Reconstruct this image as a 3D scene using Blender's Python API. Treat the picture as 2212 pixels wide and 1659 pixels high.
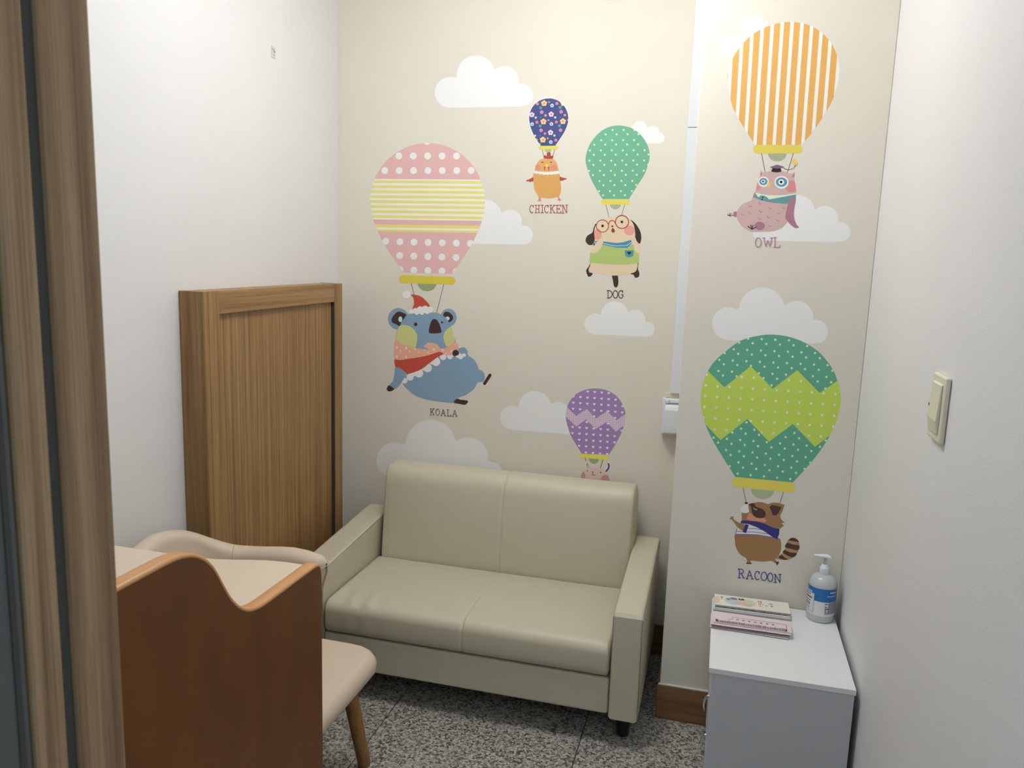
import bpy, bmesh, math, random
from mathutils import Vector, Matrix

random.seed(7)
scene = bpy.context.scene
col = scene.collection
for o in list(bpy.data.objects):
    bpy.data.objects.remove(o, do_unlink=True)

# ------------------------------------------------------------------ camera
F_PX, W_PX, H_PX = 1727.0, 2212.0, 1659.0
YAW, PITCH, ROLL, CAM_H = 0.25543603, 0.16198227, 0.03266227, 1.5
CAM = Vector((0, 0, CAM_H))
_f = Vector((-math.sin(YAW)*math.cos(PITCH), math.cos(YAW)*math.cos(PITCH), -math.sin(PITCH)))
_r = Vector((math.cos(YAW), math.sin(YAW), 0))
_u = _r.cross(_f)
C_R = math.cos(ROLL)*_r + math.sin(ROLL)*_u
C_U = -math.sin(ROLL)*_r + math.cos(ROLL)*_u
C_F = _f
cam_data = bpy.data.cameras.new('camera')
cam = bpy.data.objects.new('camera', cam_data)
col.objects.link(cam)
cam.matrix_world = Matrix(((C_R.x, C_U.x, -C_F.x, CAM.x), (C_R.y, C_U.y, -C_F.y, CAM.y), (C_R.z, C_U.z, -C_F.z, CAM.z), (0, 0, 0, 1)))
cam_data.sensor_fit = 'HORIZONTAL'
cam_data.sensor_width = 36.0
cam_data.lens = 36.0*F_PX/W_PX
cam_data.clip_start = 0.02
cam_data.dof.use_dof = True
cam_data.dof.focus_distance = 2.3
cam_data.dof.aperture_fstop = 13.0
scene.camera = cam

# ------------------------------------------------------------------ world, exposure
world = bpy.data.worlds.new('world')
scene.world = world
world.use_nodes = True
world.node_tree.nodes['Background'].inputs[0].default_value = (0.55, 0.79, 1.0, 1)
world.node_tree.nodes['Background'].inputs[1].default_value = 1.5
scene.view_settings.view_transform = 'Standard'
scene.view_settings.look = 'None'
scene.view_settings.gamma = 1.0
scene.view_settings.use_curve_mapping = False
scene.view_settings.exposure = 0.0
LAMP_STRENGTH = 18.7           # ceiling panel of the little room
LAMP_COLOR = (1.0, 1.0, 0.99)
CORRIDOR_STRENGTH = 4.5        # ceiling panel of the corridor behind the camera
CORRIDOR_COLOR = (0.66, 0.86, 1.0)

# ------------------------------------------------------------------ helpers
def ray(px, py):
    return C_R*((px-W_PX/2)/F_PX) - C_U*((py-H_PX/2)/F_PX) + C_F
def on_y(p, y):
    d = ray(*p); return CAM + d*(y/d.y)
def on_z(p, z):
    d = ray(*p); return CAM + d*((z-CAM_H)/d.z)

def lin(c):
    return tuple((v/255/12.92) if v/255 <= 0.04045 else ((v/255+0.055)/1.055)**2.4 for v in c)

def tag(o, label=None, cat=None, group=None, kind=None):
    if label: o['label'] = label
    if cat: o['category'] = cat
    if group: o['group'] = group
    if kind: o['kind'] = kind
    return o

ORG = {}
def thing(name, loc, label, cat, group=None):
    o = bpy.data.objects.new(name, None)
    o.empty_display_size = 0.05
    o.location = loc
    col.objects.link(o)
    ORG[o.name] = Vector(loc)
    return tag(o, label, cat, group)

def obj(name, V, F, mat, parent=None, smooth=False, origin=None):
    """one mesh object; V in room coordinates"""
    org = ORG[parent.name] if parent else Vector(origin or (0, 0, 0))
    me = bpy.data.meshes.new(name)
    me.from_pydata([tuple(Vector(v)-org) for v in V], [], F)
    me.validate()
    me.update()
    me.materials.append(mat)
    if smooth:
        me.polygons.foreach_set('use_smooth', [True]*len(me.polygons))
    o = bpy.data.objects.new(name, me)
    col.objects.link(o)
    if parent:
        o.parent = parent
    else:
        o.location = org
    ORG[o.name] = org
    return o

def from_bm(name, bm, mat, parent=None, smooth=False, origin=None):
    bm.verts.ensure_lookup_table(); bm.verts.index_update()
    V = [v.co.copy() for v in bm.verts]
    F = [[v.index for v in f.verts] for f in bm.faces]
    bm.free()
    return obj(name, V, F, mat, parent, smooth, origin)

def box_bm(lo, hi, bev=0.0, seg=2, bm=None):
    new = bmesh.new()
    bmesh.ops.create_cube(new, size=1.0)
    for v in new.verts:
        v.co = Vector(((lo[i]+hi[i])/2 + v.co[i]*(hi[i]-lo[i]) for i in range(3)))
    if bev:
        bmesh.ops.bevel(new, geom=new.edges[:], offset=bev, segments=seg, profile=0.5, affect='EDGES')
    return new

def box(name, lo, hi, mat, parent=None, bev=0.0, seg=2, origin=None, smooth=False):
    return from_bm(name, box_bm(lo, hi, bev, seg), mat, parent, smooth, origin)

def prism(name, pts, axis, a, b, mat, parent=None, bev=0.0, seg=3, smooth=False, origin=None):
    """polygon extruded along an axis: axis 0 -> pts are (y,z), 1 -> (x,z), 2 -> (x,y)"""
    def P(p, t):
        return Vector((t, p[0], p[1])) if axis == 0 else Vector((p[0], t, p[1])) if axis == 1 else Vector((p[0], p[1], t))
    bm = bmesh.new()
    A = [bm.verts.new(P(p, a)) for p in pts]
    B = [bm.verts.new(P(p, b)) for p in pts]
    n = len(pts)
    fa = bm.faces.new(A); fb = bm.faces.new(B[::-1])
    for i in range(n):
        bm.faces.new((A[i], B[i], B[(i+1) % n], A[(i+1) % n]))
    bmesh.ops.recalc_face_normals(bm, faces=bm.faces[:])
    if bev:
        es = list(set(fa.edges[:]+fb.edges[:]))
        bmesh.ops.bevel(bm, geom=es, offset=bev, segments=seg, profile=0.5, affect='EDGES')
    return from_bm(name, bm, mat, parent, smooth, origin)

def lathe(name, prof, c, mat, parent=None, n=32, smooth=True, origin=None):
    V, F = [], []
    for r, z in prof:
        for k in range(n):
            a = 2*math.pi*k/n
            V.append((c[0]+r*math.cos(a), c[1]+r*math.sin(a), z))
    for i in range(len(prof)-1):
        for k in range(n):
            F.append((i*n+k, i*n+(k+1) % n, (i+1)*n+(k+1) % n, (i+1)*n+k))
    F.append(tuple(range(n))[::-1]); F.append(tuple(range((len(prof)-1)*n, len(prof)*n)))
    return obj(name, V, F, mat, parent, smooth, origin)

def tube(name, pts, r, mat, parent=None, n=8, origin=None, taper=None):
    pts = [Vector(p) for p in pts]
    V, F = [], []
    up = Vector((0.13, 0.21, 0.97))
    for i, p in enumerate(pts):
        d = (pts[min(i+1, len(pts)-1)]-pts[max(i-1, 0)]).normalized()
        s = d.cross(up)
        if s.length < 0.1: s = d.cross(Vector((1, 0, 0)))
        s.normalize(); t = s.cross(d)
        rr = r if taper is None else r+(taper-r)*i/(len(pts)-1)
        for k in range(n):
            a = 2*math.pi*k/n
            V.append(p+(s*math.cos(a)+t*math.sin(a))*rr)
    for i in range(len(pts)-1):
        for k in range(n):
            F.append((i*n+k, i*n+(k+1) % n, (i+1)*n+(k+1) % n, (i+1)*n+k))
    F.append(tuple(range(n))[::-1]); F.append(tuple(range((len(pts)-1)*n, len(pts)*n)))
    return obj(name, V, F, mat, parent, True, origin)

def cushion(name, lo, hi, r, mat, parent=None, disp=None, step=0.03, extra=((), (), ())):
    """soft box with rounded edges on a dense grid; disp(p) moves the finished points"""
    ax = []
    R = (r, r, r) if isinstance(r, float) else r
    for i in range(3):
        r = R[i]
        s = {round(lo[i]+r*k/5, 6) for k in range(6)} | {round(hi[i]-r*k/5, 6) for k in range(6)} | {round(e, 6) for e in extra[i] if lo[i] < e < hi[i]}
        m = max(1, int((hi[i]-lo[i]-2*r)/step))
        s |= {round(lo[i]+r+(hi[i]-lo[i]-2*r)*k/m, 6) for k in range(m+1)}
        ax.append(sorted(s))
    bm = bmesh.new()
    for d in range(3):
        e, g = (d+1) % 3, (d+2) % 3
        for side in (0, -1):
            grid = []
            for a in ax[e]:
                rowv = []
                for b in ax[g]:
                    p = [0, 0, 0]; p[d] = ax[d][side]; p[e] = a; p[g] = b
                    rowv.append(bm.verts.new(p))
                grid.append(rowv)
            for i in range(len(grid)-1):
                for j in range(len(grid[0])-1):
                    q = (grid[i][j], grid[i+1][j], grid[i+1][j+1], grid[i][j+1])
                    bm.faces.new(q if side == -1 else q[::-1])
    bmesh.ops.remove_doubles(bm, verts=bm.verts[:], dist=1e-6)
    L, Hh = Vector(lo), Vector(hi)
    for v in bm.verts:
        p = v.co
        inner = Vector((min(max(p[i], L[i]+R[i]), Hh[i]-R[i]) for i in range(3)))
        d = Vector(((p[i]-inner[i])/R[i] for i in range(3)))
        if d.length > 1e-9:
            d.normalize()
            v.co = inner+Vector((d[i]*R[i] for i in range(3)))
    if disp:
        for v in bm.verts:
            v.co = disp(v.co.copy())
    return from_bm(name, bm, mat, parent, True)

def plan_round(lo, hi, R):
    def f(p):
        q = Vector((min(max(p.x, lo[0]+R), hi[0]-R), min(max(p.y, lo[1]+R), hi[1]-R), 0))
        dx, dy = p.x-q.x, p.y-q.y
        if dx and dy:
            k = max(abs(dx), abs(dy))/math.hypot(dx, dy)
            p.x, p.y = q.x+dx*k, q.y+dy*k
        return p
    return f

# ------------------------------------------------------------------ materials
def nodes(name, base, rough=0.5, spec=0.5, metal=0.0):
    m = bpy.data.materials.new(name)
    m.use_nodes = True
    nt = m.node_tree
    b = nt.nodes['Principled BSDF']
    b.inputs['Base Color'].default_value = (*base, 1)
    b.inputs['Roughness'].default_value = rough
    b.inputs['Specular IOR Level'].default_value = spec
    b.inputs['Metallic'].default_value = metal
    return m, nt, b

def coords(nt, scale=(1, 1, 1), rot=(0, 0, 0)):
    tc = nt.nodes.new('ShaderNodeTexCoord')
    mp = nt.nodes.new('ShaderNodeMapping')
    mp.inputs['Scale'].default_value = scale
    mp.inputs['Rotation'].default_value = rot
    nt.links.new(tc.outputs['Object'], mp.inputs['Vector'])
    return mp.outputs['Vector']

def noise(nt, vec, scale, detail=4, rough=0.55, dist=0.0):
    n = nt.nodes.new('ShaderNodeTexNoise')
    n.inputs['Scale'].default_value = scale
    n.inputs['Detail'].default_value = detail
    n.inputs['Roughness'].default_value = rough
    n.inputs['Distortion'].default_value = dist
    nt.links.new(vec, n.inputs['Vector'])
    return n.outputs['Fac']

def ramp(nt, fac, stops, interp='LINEAR'):
    r = nt.nodes.new('ShaderNodeValToRGB')
    r.color_ramp.interpolation = interp
    el = r.color_ramp.elements
    while len(el) < len(stops): el.new(0.5)
    for e, (p, c) in zip(el, stops):
        e.position = p; e.color = (*c, 1)
    nt.links.new(fac, r.inputs['Fac'])
    return r.outputs['Color']

def bump(nt, b, fac, strength, dist=0.001):
    n = nt.nodes.new('ShaderNodeBump')
    n.inputs['Strength'].default_value = strength
    n.inputs['Distance'].default_value = dist
    nt.links.new(fac, n.inputs['Height'])
    nt.links.new(n.outputs['Normal'], b.inputs['Normal'])

def plain(name, rgb, rough=0.5, spec=0.5, metal=0.0, grain=None):
    m, nt, b = nodes(name, lin(rgb), rough, spec, metal)
    if grain:
        bump(nt, b, noise(nt, coords(nt), grain[0], 3), grain[1])
    return m

def wallpaper(name, rgb, thread=(1, 1, 1), strength=0.25, mottled=0.03):
    m, nt, b = nodes(name, lin(rgb), 0.62, 0.3)
    v = coords(nt)
    c = lin(rgb)
    f = noise(nt, v, 2.5, 3)
    cc = ramp(nt, f, [(0.3, tuple(x*(1-mottled) for x in c)), (0.7, tuple(min(1, x*(1+mottled)) for x in c))])
    nt.links.new(cc, b.inputs['Base Color'])
    bump(nt, b, noise(nt, coords(nt, thread), 260, 3, 0.6), strength, 0.0012)
    return m

def wood(name, dark, mid, light, grain=(38, 38, 1.1), rough=0.42, fine=9.0):
    m, nt, b = nodes(name, lin(mid), rough, 0.4)
    v = coords(nt, grain)
    f1 = noise(nt, v, 1.0, 6, 0.62, 0.35)
    c1 = ramp(nt, f1, [(0.30, lin(dark)), (0.48, lin(mid)), (0.62, lin(light)), (0.75, lin(mid))])
    v2 = coords(nt, tuple(g*fine for g in grain))
    f2 = noise(nt, v2, 1.0, 2, 0.5)
    mix = nt.nodes.new('ShaderNodeMix'); mix.data_type = 'RGBA'; mix.blend_type = 'MULTIPLY'
    mix.inputs[0].default_value = 0.5
    c2 = ramp(nt, f2, [(0.35, (0.62, 0.58, 0.55)), (0.55, (1, 1, 1))])
    nt.links.new(c1, mix.inputs[6]); nt.links.new(c2, mix.inputs[7])
    nt.links.new(mix.outputs[2], b.inputs['Base Color'])
    bump(nt, b, f2, 0.12, 0.0006)
    return m

def leather(name, rgb, rough=0.42, strength=0.18, scale=420):
    m, nt, b = nodes(name, lin(rgb), rough, 0.45)
    v = coords(nt)
    vo = nt.nodes.new('ShaderNodeTexVoronoi')
    vo.inputs['Scale'].default_value = scale
    nt.links.new(v, vo.inputs['Vector'])
    bump(nt, b, vo.outputs['Distance'], strength, 0.0005)
    return m

WALL_CREAM = (232, 227, 214)
M = {}
M['cream_paper'] = wallpaper('cream_wallpaper', WALL_CREAM, (1, 1, 1), 0.2, 0.015)
M['white_paper'] = wallpaper('white_wallpaper', (230, 229, 229), (0.55, 0.55, 1.6), 0.3, 0.012)
M['ceiling'] = plain('ceiling_white', (236, 236, 234), 0.8)
M['oak'] = wood('oak_veneer', (132, 100, 62), (156, 120, 77), (173, 139, 94), (70, 70, 1.0))
M['oak_x'] = wood('oak_veneer_crosswise', (132, 100, 62), (158, 122, 79), (175, 141, 96), (70, 1.0, 70))
M['oak_base'] = wood('oak_baseboard', (118, 86, 56), (138, 102, 68), (150, 114, 78), (1.1, 38, 38))
M['jamb'] = wood('walnut_grey_frame', (114, 84, 56), (148, 114, 80), (172, 138, 102), (55, 55, 0.9), 0.5)
M['cherry'] = wood('cherry_veneer', (111, 62, 20), (114, 65, 22), (117, 68, 25), (8, 2.0, 0.6), 0.42, 5)
M['cherry_edge_lit'] = plain('cherry_edge_lit', (208, 152, 98), 0.35)  # paler than the panel face: lamplight on the top edge put into the colour
M['leg_wood'] = wood('ash_leg', (140, 98, 50), (160, 114, 62), (172, 126, 72), (60, 60, 2), 0.4)
M['sofa'] = leather('sofa_leatherette', (204, 197, 174))
M['sofa_seam'] = plain('sofa_seam', (160, 152, 130), 0.6)
M['beige'] = leather('beige_leatherette', (215, 197, 176), 0.45, 0.1)
M['pad'] = leather('cream_vinyl_pad', (221, 204, 182), 0.4, 0.08)
M['beige_seam'] = plain('beige_seam', (196, 172, 146), 0.6)
M['black'] = plain('black_plastic', (22, 22, 24), 0.4)
M['gasket'] = plain('dark_gasket', (66, 60, 55), 0.7)
M['steel_grey'] = plain('grey_steel', (92, 90, 86), 0.6, 0.4, 0.0)
M['melamine'] = plain('white_melamine', (238, 239, 241), 0.38, 0.5, 0, (300, 0.02))
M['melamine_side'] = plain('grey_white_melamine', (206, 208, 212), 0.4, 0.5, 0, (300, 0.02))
M['chrome'] = plain('chrome', (210, 214, 220), 0.12, 0.5, 1.0)
M['white_plastic'] = plain('white_plastic', (232, 236, 242), 0.25)
M['ivory_plastic'] = plain('ivory_plastic', (228, 222, 200), 0.35)
M['caulk'] = plain('white_caulk', (222, 222, 214), 0.5)
M['dark'] = plain('dark_mark', (70, 68, 66), 0.7)

def granite():
    m, nt, b = nodes('granite_tile', (0.3, 0.3, 0.3), 0.35, 0.4)
    v = coords(nt)
    wob = nt.nodes.new('ShaderNodeTexNoise'); wob.inputs['Scale'].default_value = 160
    nt.links.new(v, wob.inputs['Vector'])
    sc = nt.nodes.new('ShaderNodeVectorMath'); sc.operation = 'MULTIPLY_ADD'
    sc.inputs[1].default_value = (0.008, 0.008, 0.008)
    nt.links.new(wob.outputs['Color'], sc.inputs[0]); nt.links.new(v, sc.inputs[2])
    vo = nt.nodes.new('ShaderNodeTexVoronoi'); vo.inputs['Scale'].default_value = 150
    nt.links.new(sc.outputs[0], vo.inputs['Vector'])
    sep = nt.nodes.new('ShaderNodeSeparateColor'); nt.links.new(vo.outputs['Color'], sep.inputs[0])
    c1 = ramp(nt, sep.outputs[0], [(0.0, lin((96, 93, 90))), (0.14, lin((136, 132, 127))), (0.40, lin((172, 167, 160))), (0.75, lin((200, 195, 187)))], 'CONSTANT')
    f2 = noise(nt, v, 260, 2, 0.5)
    c2 = ramp(nt, f2, [(0.34, (0.22, 0.22, 0.22)), (0.44, (1, 1, 1))])
    mix = nt.nodes.new('ShaderNodeMix'); mix.data_type = 'RGBA'; mix.blend_type = 'MULTIPLY'; mix.inputs[0].default_value = 0.75
    nt.links.new(c1, mix.inputs[6]); nt.links.new(c2, mix.inputs[7])
    nt.links.new(mix.outputs[2], b.inputs['Base Color'])
    return m
M['granite'] = granite()
M['grout'] = plain('grey_grout', (92, 90, 88), 0.8)

def emitter(name, color, strength):
    m, nt, b = nodes(name, (0.9, 0.9, 0.9), 0.4)
    b.inputs['Emission Color'].default_value = (*color, 1)
    b.inputs['Emission Strength'].default_value = strength
    return m

# ------------------------------------------------------------------ room shell
XL, XR, YB, YP, XP, ZC = -1.495, 0.403, 2.928, 2.492, -0.115, 2.65
YN0, YN1 = 0.40, 0.548          # the wall with the doorway
XJ = -0.49                      # door jamb face
BASE_H = 0.119

def struct(o): return tag(o, kind='structure')
floor = struct(box('floor', (-2.6, -1.8, -0.06), (2.6, 3.0, -0.006), M['grout']))
xs = [-2.221, -1.593, -0.965, -0.338, 0.290, 0.918, 1.546, 2.174]
ys = [-1.868, -1.240, -0.612, 0.016, 0.644, 1.272, 1.900, 2.528, 3.0]
tile_meshes = {}
for i in range(len(xs)-1):
    for j in range(len(ys)-1):
        x0, x1, y0, y1 = xs[i], xs[i+1], ys[j], ys[j+1]
        if y0 > 0.1:
            x0, x1 = max(x0, XL), min(x1, XR)
            y1 = min(y1, YB)
        if x1-x0 < 0.01: continue
        g = 0.0017
        key = (round(x1-x0, 3), round(y1-y0, 3))
        if key not in tile_meshes:
            bm = box_bm((g, g, -0.008), (x1-x0-g, y1-y0-g, 0.0), 0.0008, 1)
            me = bpy.data.meshes.new('floor_tile'); bm.to_mesh(me); bm.free(); me.materials.append(M['granite'])
            tile_meshes[key] = me
        t = bpy.data.objects.new('floor_tile', tile_meshes[key])
        t.location = (x0, y0, 0); t.parent = floor
        col.objects.link(t)

struct(box('ceiling', (-2.6, -1.8, ZC), (2.6, 3.0, ZC+0.06), M['ceiling']))
wall_left = struct(box('wall_left', (XL-0.08, YN0, 0), (XL, YB+0.06, ZC), M['white_paper']))
wall_back = struct(box('wall_back', (XL, YB, 0), (XP+0.02, YB+0.08, ZC), M['cream_paper']))
wall_pillar = struct(box('wall_pillar', (XP, YP, 0), (XR, YB+0.08, ZC), M['cream_paper'], bev=0.003))
wall_right = struct(box('wall_right', (XR, YN0, 0), (XR+0.08, YB+0.08, ZC), M['white_paper']))
wall_near = struct(box('wall_near', (-2.6, YN0, 0), (XJ-0.05, YN1-0.006, ZC), M['white_paper']))
wall_lintel = struct(box('wall_lintel', (XJ-0.05, YN0, 2.12), (XR, YN1-0.006, ZC), M['white_paper']))
wall_far_side = struct(box('wall_corridor', (-2.6, -1.88, 0), (2.6, -1.8, ZC), M['white_paper']))
wall_outer = struct(box('wall_outer', (XR+0.08, YN0, 0), (2.6, YN1, ZC), M['white_paper']))

# thin paper seam where two widths of wallpaper meet on the back wall
def baseboard(name, lo, hi, along):
    b = struct(box(name, lo, hi, M['oak_base'], bev=0.0015, seg=1))
    ORG[b.name] = Vector((0, 0, 0))
    return b
bb = baseboard('baseboard_back', (XL, YB-0.009, 0), (XP, YB, BASE_H), 0)
bp = baseboard('baseboard_pillar', (XP-0.008, YP-0.008, 0), (XR, YP, BASE_H), 0)
bq = baseboard('baseboard_pillar_side', (XP-0.008, YP, 0), (XP, YB-0.009, BASE_H), 0)
bl = baseboard('baseboard_left', (XL, YN1, 0), (XL+0.009, 1.952, BASE_H), 1)
br = baseboard('baseboard_right', (XR-0.009, YN1, 0), (XR, YP-0.008, BASE_H), 1)
box('caulk_line', (XP-0.004, YP-0.0075, BASE_H-0.0005), (XR, YP, BASE_H+0.0045), M['caulk'], bp, 0.001, 1)

# door frame beside the camera: two oak strips with a gasket groove, grey steel behind
jf = struct(box('trim_1', (XJ-0.05, 0.497, 0), (XJ, YN1, 2.12), M['jamb'], bev=0.003))
ORG[jf.name] = Vector((0, 0, 0))
box('gasket_strip', (XJ-0.05, 0.483, 0), (XJ-0.004, 0.499, 2.12), M['gasket'], jf, 0.002, 1)
box('jamb_strip', (XJ-0.05, 0.455, 0), (XJ, 0.4855, 2.12), M['jamb'], jf, 0.003)
box('steel_edge', (XJ-0.05, 0.30, 0), (XJ-0.003, 0.4545, 2.12), M['steel_grey'], jf, 0.002, 1)
box('lock_strip', (XJ-0.004, 0.4425, 0), (XJ-0.0015, 0.4475, 2.12), M['gasket'], jf)
ht = struct(box('trim_2', (XJ, 0.455, 2.06), (XR, YN1, 2.12), M['jamb'], bev=0.003))

# ------------------------------------------------------------------ ceiling lamps
def ceiling_lamp(name, c, sx, sy, drop, strength, color, label):
    """surface mounted lamp: white base plate and a glowing plastic cover, lit on its sides too"""
    t = thing(name, (c[0], c[1], ZC-drop), label, 'lamp')
    box('base_plate', (c[0]-sx-0.015, c[1]-sy-0.015, ZC-0.02), (c[0]+sx+0.015, c[1]+sy+0.015, ZC-0.0005), M['white_plastic'], t, 0.003, 2)
    box('cover', (c[0]-sx, c[1]-sy, ZC-drop), (c[0]+sx, c[1]+sy, ZC-0.021), emitter(name+'_glow', color, strength), t, 0.012, 2)
    return t
ceiling_lamp('ceiling_lamp', (-0.54, 1.96), 0.22, 0.22, 0.13, LAMP_STRENGTH, LAMP_COLOR, 'square white ceiling lamp above the middle of the small room')
ceiling_lamp('corridor_lamp', (0.2, -0.75), 0.60, 0.15, 0.07, CORRIDOR_STRENGTH, CORRIDOR_COLOR, 'long cool white ceiling lamp in the corridor outside the doorway')

# ------------------------------------------------------------------ printed mural on the cream wallpaper
def Z(ox, oy, s):
    return lambda pts: [(ox+x/s, oy+y/s) for x, y in pts]

def catmull(pts, closed=True, n=6):
    out = []
    m = len(pts)
    for i in range(m if closed else m-1):
        if closed:
            p0, p1, p2, p3 = pts[i-1], pts[i], pts[(i+1) % m], pts[(i+2) % m]
        else:
            p0, p1, p2, p3 = pts[max(i-1, 0)], pts[i], pts[i+1], pts[min(i+2, m-1)]
        for k in range(n):
            t = k/n
            out.append(tuple(0.5*(2*p1[c]+(p2[c]-p0[c])*t+(2*p0[c]-5*p1[c]+4*p2[c]-p3[c])*t*t+(3*p1[c]-p0[c]-3*p2[c]+p3[c])*t**3) for c in (0, 1)))
    if not closed: out.append(tuple(pts[-1]))
    return out

def ell(cx, cy, rx, ry=None, n=20, a0=0, a1=2*math.pi):
    ry = rx if ry is None else ry
    full = abs(a1-a0-2*math.pi) < 1e-6
    return [(cx+rx*math.cos(a0+(a1-a0)*k/(n if full else n-1)), cy+ry*math.sin(a0+(a1-a0)*k/(n if full else n-1))) for k in range(n)]

def capsule(x0, y0, x1, y1, r, n=9):
    a = math.atan2(y1-y0, x1-x0)
    return ell(x1, y1, r, r, n, a-math.pi/2, a+math.pi/2)+ell(x0, y0, r, r, n, a+math.pi/2, a+3*math.pi/2)

def star(cx, cy, r):
    return [(cx+(r if k % 2 == 0 else r*0.45)*math.sin(k*math.pi/5), cy-(r if k % 2 == 0 else r*0.45)*math.cos(k*math.pi/5)) for k in range(10)]

def heart(cx, cy, r):
    return [(cx+r*0.0625*16*math.sin(t)**3, cy-r*0.0625*(13*math.cos(t)-5*math.cos(2*t)-2*math.cos(3*t)-math.cos(4*t))) for t in [2*math.pi*k/18 for k in range(18)]]

def flower(cx, cy, r):
    out = []
    for k in range(40):
        a = 2*math.pi*k/40
        e = (a+math.pi/5) % (2*math.pi/5)-math.pi/5
        d, q = 0.56*r, 0.44*r
        rr = d*math.cos(e)+math.sqrt(max(0, q*q-(d*math.sin(e))**2))
        out.append((cx+rr*math.sin(a), cy-rr*math.cos(a)))
    return out

def clip(sub, conv):
    """polygon sub cut to the convex polygon conv"""
    A = sum(conv[i-1][0]*conv[i][1]-conv[i][0]*conv[i-1][1] for i in range(len(conv)))
    if A < 0: conv = conv[::-1]
    out = sub
    for i in range(len(conv)):
        a, b = conv[i-1], conv[i]
        inp, out = out, []
        side = lambda p: (b[0]-a[0])*(p[1]-a[1])-(b[1]-a[1])*(p[0]-a[0])
        for j in range(len(inp)):
            p, q = inp[j-1], inp[j]
            sp, sq = side(p), side(q)
            if (sp >= 0) != (sq >= 0):
                t = sp/(sp-sq); out.append((p[0]+(q[0]-p[0])*t, p[1]+(q[1]-p[1])*t))
            if sq >= 0: out.append(q)
        if not out: return []
    return out

def hull(pts):
    pts = sorted(set(pts))
    def half(ps):
        h = []
        for p in ps:
            while len(h) > 1 and (h[-1][0]-h[-2][0])*(p[1]-h[-2][1])-(h[-1][1]-h[-2][1])*(p[0]-h[-2][0]) <= 0: h.pop()
            h.append(p)
        return h[:-1]
    return half(pts)+half(pts[::-1])

def inside(p, poly):
    r = False
    for i in range(len(poly)):
        (x0, y0), (x1, y1) = poly[i-1], poly[i]
        if (y0 > p[1]) != (y1 > p[1]) and p[0] < (x1-x0)*(p[1]-y0)/(y1-y0)+x0: r = not r
    return r

INK = {}
def ink(c, w=None):
    """print colour: c as seen next to wallpaper seen as w"""
    key = (tuple(c), tuple(w or ()))
    if key not in INK:
        if w:
            l = [min(0.93, a/b*d) for a, b, d in zip(lin(c), lin(w), lin(WALL_CREAM))]
        else:
            l = list(lin(c))
        m, nt, b = nodes('print_%d_%d_%d' % tuple(c), l, 0.6, 0.3)
        bump(nt, b, noise(nt, coords(nt), 260, 3, 0.6), 0.2, 0.0012)
        INK[key] = m
    return INK[key]

class Print:
    def __init__(self, zf, y, wall, name, label, cat, base_px, group=None):
        self.z, self.y, self.w, self.d = zf, y, wall, 0.0002
        c = on_y(zf([base_px])[0], y)
        self.t = thing(name, (c.x, y, c.z), label, cat, group)
    def put(self, name, polys, c, parent=None, step=0.00002, fan=False):
        """polys: lists of crop points; each becomes a flat face of one printed piece"""
        V, F = [], []
        for k, pl in enumerate(polys):
            if len(pl) < 3: continue
            dd = self.d + (k*0.000006 if fan else 0)
            n0 = len(V)
            for p in self.z(pl):
                q = on_y(p, self.y)
                V.append((q.x, self.y-dd, q.z))
            a = sum(V[n0+i-1][0]*V[n0+i][2]-V[n0+i][0]*V[n0+i-1][2] for i in range(len(pl)))
            idx = list(range(n0, n0+len(pl)))
            F.append(idx if a > 0 else idx[::-1])
        if fan: self.d += len(polys)*0.000006
        self.d += step
        return obj(name, V, F, ink(c, self.w), parent or self.t)
    def blob(self, name, pts, c, parent=None, smooth=True, **k):
        return self.put(name, [catmull(pts) if smooth else pts], c, parent, **k)
    def line(self, name, lines, w, c, parent=None):
        polys = []
        for L in lines:
            for a, b in zip(L[:-1], L[1:]):
                polys.append(capsule(*a, *b, w/2, 5))
        return self.put(name, polys, c, parent, fan=True)
    def balloon(self, env, c, outline=None):
        pts = catmull(env, False, 6)
        self.env = hull(pts)
        if outline:
            cx = sum(p[0] for p in pts)/len(pts); cy = sum(p[1] for p in pts)/len(pts)
            k = outline[0]
            self.put('white_edge', [[(p[0]+(p[0]-cx)/math.hypot(p[0]-cx, p[1]-cy)*k, p[1]+(p[1]-cy)/math.hypot(p[0]-cx, p[1]-cy)*k) for p in pts]], outline[1])
        self.e = self.put('balloon_envelope', [pts], c)
    def onto(self, name, polys, c, single=True):
        """print on the balloon: each piece its own sub-part, or one joined part when the pieces are tiny"""
        qs = [q for q in (clip(p, self.env) for p in polys) if len(q) > 2]
        if not single:
            return tag(self.put(name, qs, c, self.e), kind='stuff')
        for q in qs: self.put(name, [q], c, self.e, step=0)
        self.d += 0.00002
    def basket(self, cap, cy, burner, bc, ropes, rw, rc=(92, 78, 68)):
        self.line('rope', [ropes[0]], rw, rc); self.line('rope', [ropes[1]], rw, rc)
        bx, by, rx, ry = burner
        self.put('burner', [ell(bx, by, rx, ry, 18, -0.12, math.pi+0.12)], bc)
        self.put('rim_band', [capsule(*cap)], cy)
    def text(self, boxes, w, c):
        for ch, x0, y0, x1, y1 in boxes:
            polys = []
            for st in GLYPH[ch]:
                q = [(x0+(x1-x0)*a, y1+(y0-y1)*b) for a, b in st]
                for a, b in zip(q[:-1], q[1:]):
                    polys.append(capsule(*a, *b, w/2, 4))
            self.put('letter', polys, c, fan=True, step=0)

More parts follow.
